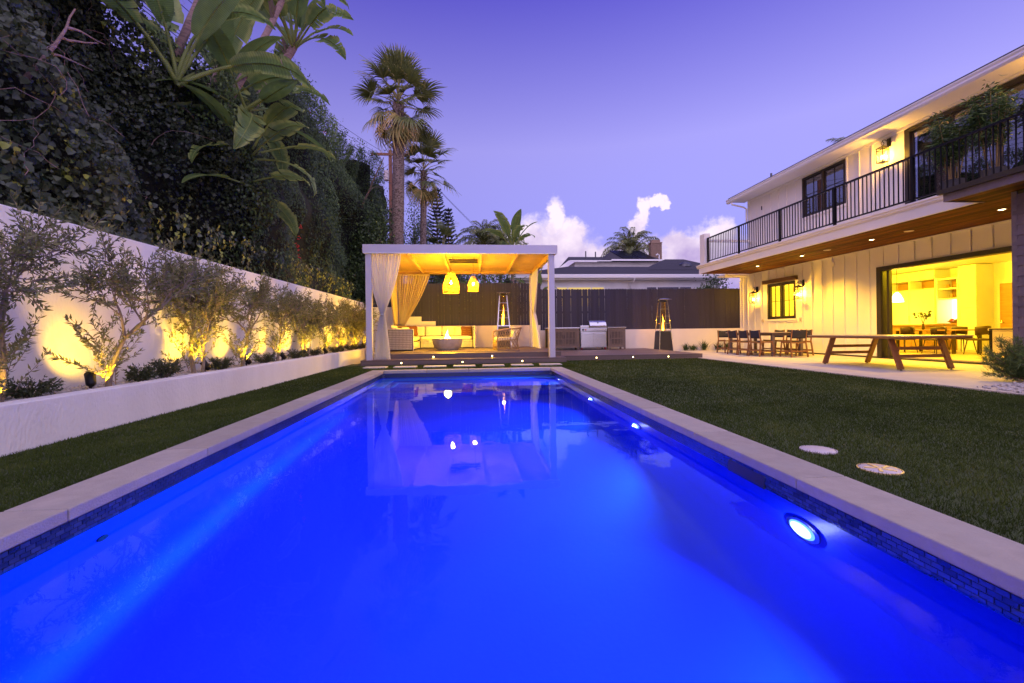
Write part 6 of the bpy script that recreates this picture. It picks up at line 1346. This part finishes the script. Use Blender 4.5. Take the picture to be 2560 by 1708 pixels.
for r_ in range(20):
    for k in range(4): xx = cx0+(k+(.5 if r_ % 2 else 0))*.225; brk.box(max(cx0, xx), min(cx1, xx+.215), cy0-.01, cy0+.02, 6.3+r_*.085, 6.3+r_*.085+.075)
brk.build('chimney_bricks', 'chimney_brick', ub)['kind'] = 'stuff'; cm.box(cx0+.01, cx1-.01, cy0+.012, cy1, 6.2, 8.02).build('chimney_core', 'chimney_brick', ub); MB().box(cx0-.03, cx1+.03, cy0-.03, cy1+.03, 8.03, 8.12).box(cx0+.1, cx1-.1, cy0+.1, cy1-.1, 8.12, 8.32).build('chimney_cap', 'chimney_brick', ub)
for x, z in ((9.2, 7.0), (10.0, 6.95), (15.05, 6.7)): MB().tube([(x, UY+1, z-.3), (x, UY+1, z+.35)] if x < 14 else [(x, UY+.4, z-.4), (x, UY+.4, z+.25), (x-.12, UY+.4, z+.33), (x-.25, UY+.4, z+.25)], .05, 8).build('vent_pipe', 'steel_dark' if x < 14 else 'white_paint', ub)

# ---------------------------------------------------------------- bed by the fence, pine bush, balcony plants
def clump(label, x, y, h, n, seed, z=0.):
    rs = np.random.default_rng(seed); t = thing('grass_clump', label, 'plant', (x, y, z), 0, 'grassy clumps before the rear wall'); a = rs.random(n)*6.28; lean = rs.uniform(.1, .9, n); V = []; 
    P = np.c_[rs.normal(0, .06, n), rs.normal(0, .06, n), np.zeros(n)]; D = np.c_[np.cos(a)*lean, np.sin(a)*lean, np.ones(n)]
    scatter('blade', P, D, np.c_[-np.cos(a), -np.sin(a), np.ones(n)*.3], rs.uniform(.5, 1, n)*h, *LEAF4, 'bamboo_leaf', t, rs.random(n)*.7, sx=np.full(n, .022))
for i, (x, h, lab) in enumerate(((9.35, .42, 'grassy clump at the left end of the bed by the rear wall'), (9.72, .36, 'second grassy clump from the left by the rear wall'), (10.2, .58, 'tallest grassy clump by the rear wall'), (10.85, .46, 'grassy clump left of the chairs by the rear wall'), (11.3, .55, 'grassy clump behind the dining chairs by the rear wall'))): clump(lab, x, 19.25, h, 90, 300+i)
def pine_bush():
    rs = np.random.default_rng(5); t = thing('pine_bush', 'spiky green dwarf pine at the right edge of the patio', 'shrub', (9.08, 6.70, 0)); w = MB(); P = []; D = []
    for k in range(60):
        a = rs.random()*6.28; el_ = rs.uniform(.05, 1.25); L_ = rs.uniform(.35, .72)*(1 if el_ > .4 else 1.1); d = Vector((math.cos(a)*math.cos(el_), math.sin(a)*math.cos(el_), math.sin(el_))); pts, d2 = branch_pts((0, 0, .05), d, L_, 6, .14, .05); w.tube(pts, [.016, .014, .012, .010, .008, .006, .003], 5, False)
        for i in range(2, 7):
            for _ in range(44): P.append(tuple(pts[i]+Vector(rs.normal(0, .02, 3)))); D.append(tuple(d2*.7+Vector(rs.normal(0, .6, 3))))
    w.build('stem', 'bark', t, w=False); n = len(P); P = np.array(P); P[:, 2] = np.maximum(P[:, 2], .02); scatter('needles', P, D, rnd_dir(n), rs.uniform(.06, .11, n), *NEEDLE, 'vine_leaf', t, rs.uniform(.4, 1, n), sx=np.full(n, .010))
pine_bush()
def potted(label, x, y, z, h, r, n, m, seed, lsz, lw, cane=8):
    rs = np.random.default_rng(seed); t = thing('potted_plant', label, 'potted plant', (x, y, z), 0, 'potted plants on the balcony'); MB().lathe([(.16, 0), (.21, .36), (.22, .40), (.19, .40), (.18, .34), (.001, .33)], 20).build('pot', 'pot', t, w=False, smooth='auto'); w = MB(); P = []; D = []
    for k in range(cane):
        a = rs.random()*6.28; top = Vector((math.cos(a)*r*rs.uniform(.3, 1), math.sin(a)*r*rs.uniform(.3, 1), h*rs.uniform(.7, 1.05))); p0 = Vector((math.cos(a)*.08, math.sin(a)*.08, .33)); pts = [p0.lerp(top, s)+Vector((0, 0, .15*math.sin(math.pi*s))) for s in np.linspace(0, 1, 7)]; w.tube(pts, [.012, .011, .010, .009, .007, .005, .003], 6, False)
        for _ in range(n):
            s = rs.uniform(.35, 1.); i = min(5, int(s*6)); q = pts[i].lerp(pts[i+1], s*6-i); P.append(tuple(q+Vector(rs.normal(0, .07, 3)))); D.append((rs.normal(0, 1), rs.normal(0, 1), rs.normal(-.1, .6)))
    w.build('cane', 'bamboo_cane' if 'bamboo_cane' in MATS else 'bark', t, w=False); n = len(P); scatter('foliage', P, D, rnd_dir(n)+np.array((0, 0, .6)), rs.uniform(*lsz, n), *LEAF4, m, t, rs.random(n), sx=np.full(n, lw))
mat('bamboo_cane', (.25, .17, .06), .5, .2, 10)
potted('bamboo in a pot behind the railing, left of the balcony plants', 10.5, 9.05, 3.70, 1.75, .40, 170, 'bamboo_leaf', 1, (.09, .19), .030, 13)
potted('second leafy bamboo pot on the balcony', 10.6, 8.35, 3.70, 2.0, .42, 170, 'bamboo_leaf', 2, (.09, .19), .030, 13)
potted('dark bushy plant at the right end of the balcony', 10.6, 7.45, 3.70, 1.75, .45, 190, 'pine_leaf', 3, (.08, .17), .03, 11)
potted('dark low plant nearest the right edge of the balcony', 10.4, 6.85, 3.70, 1.5, .42, 180, 'pine_leaf', 4, (.08, .17), .03, 10)
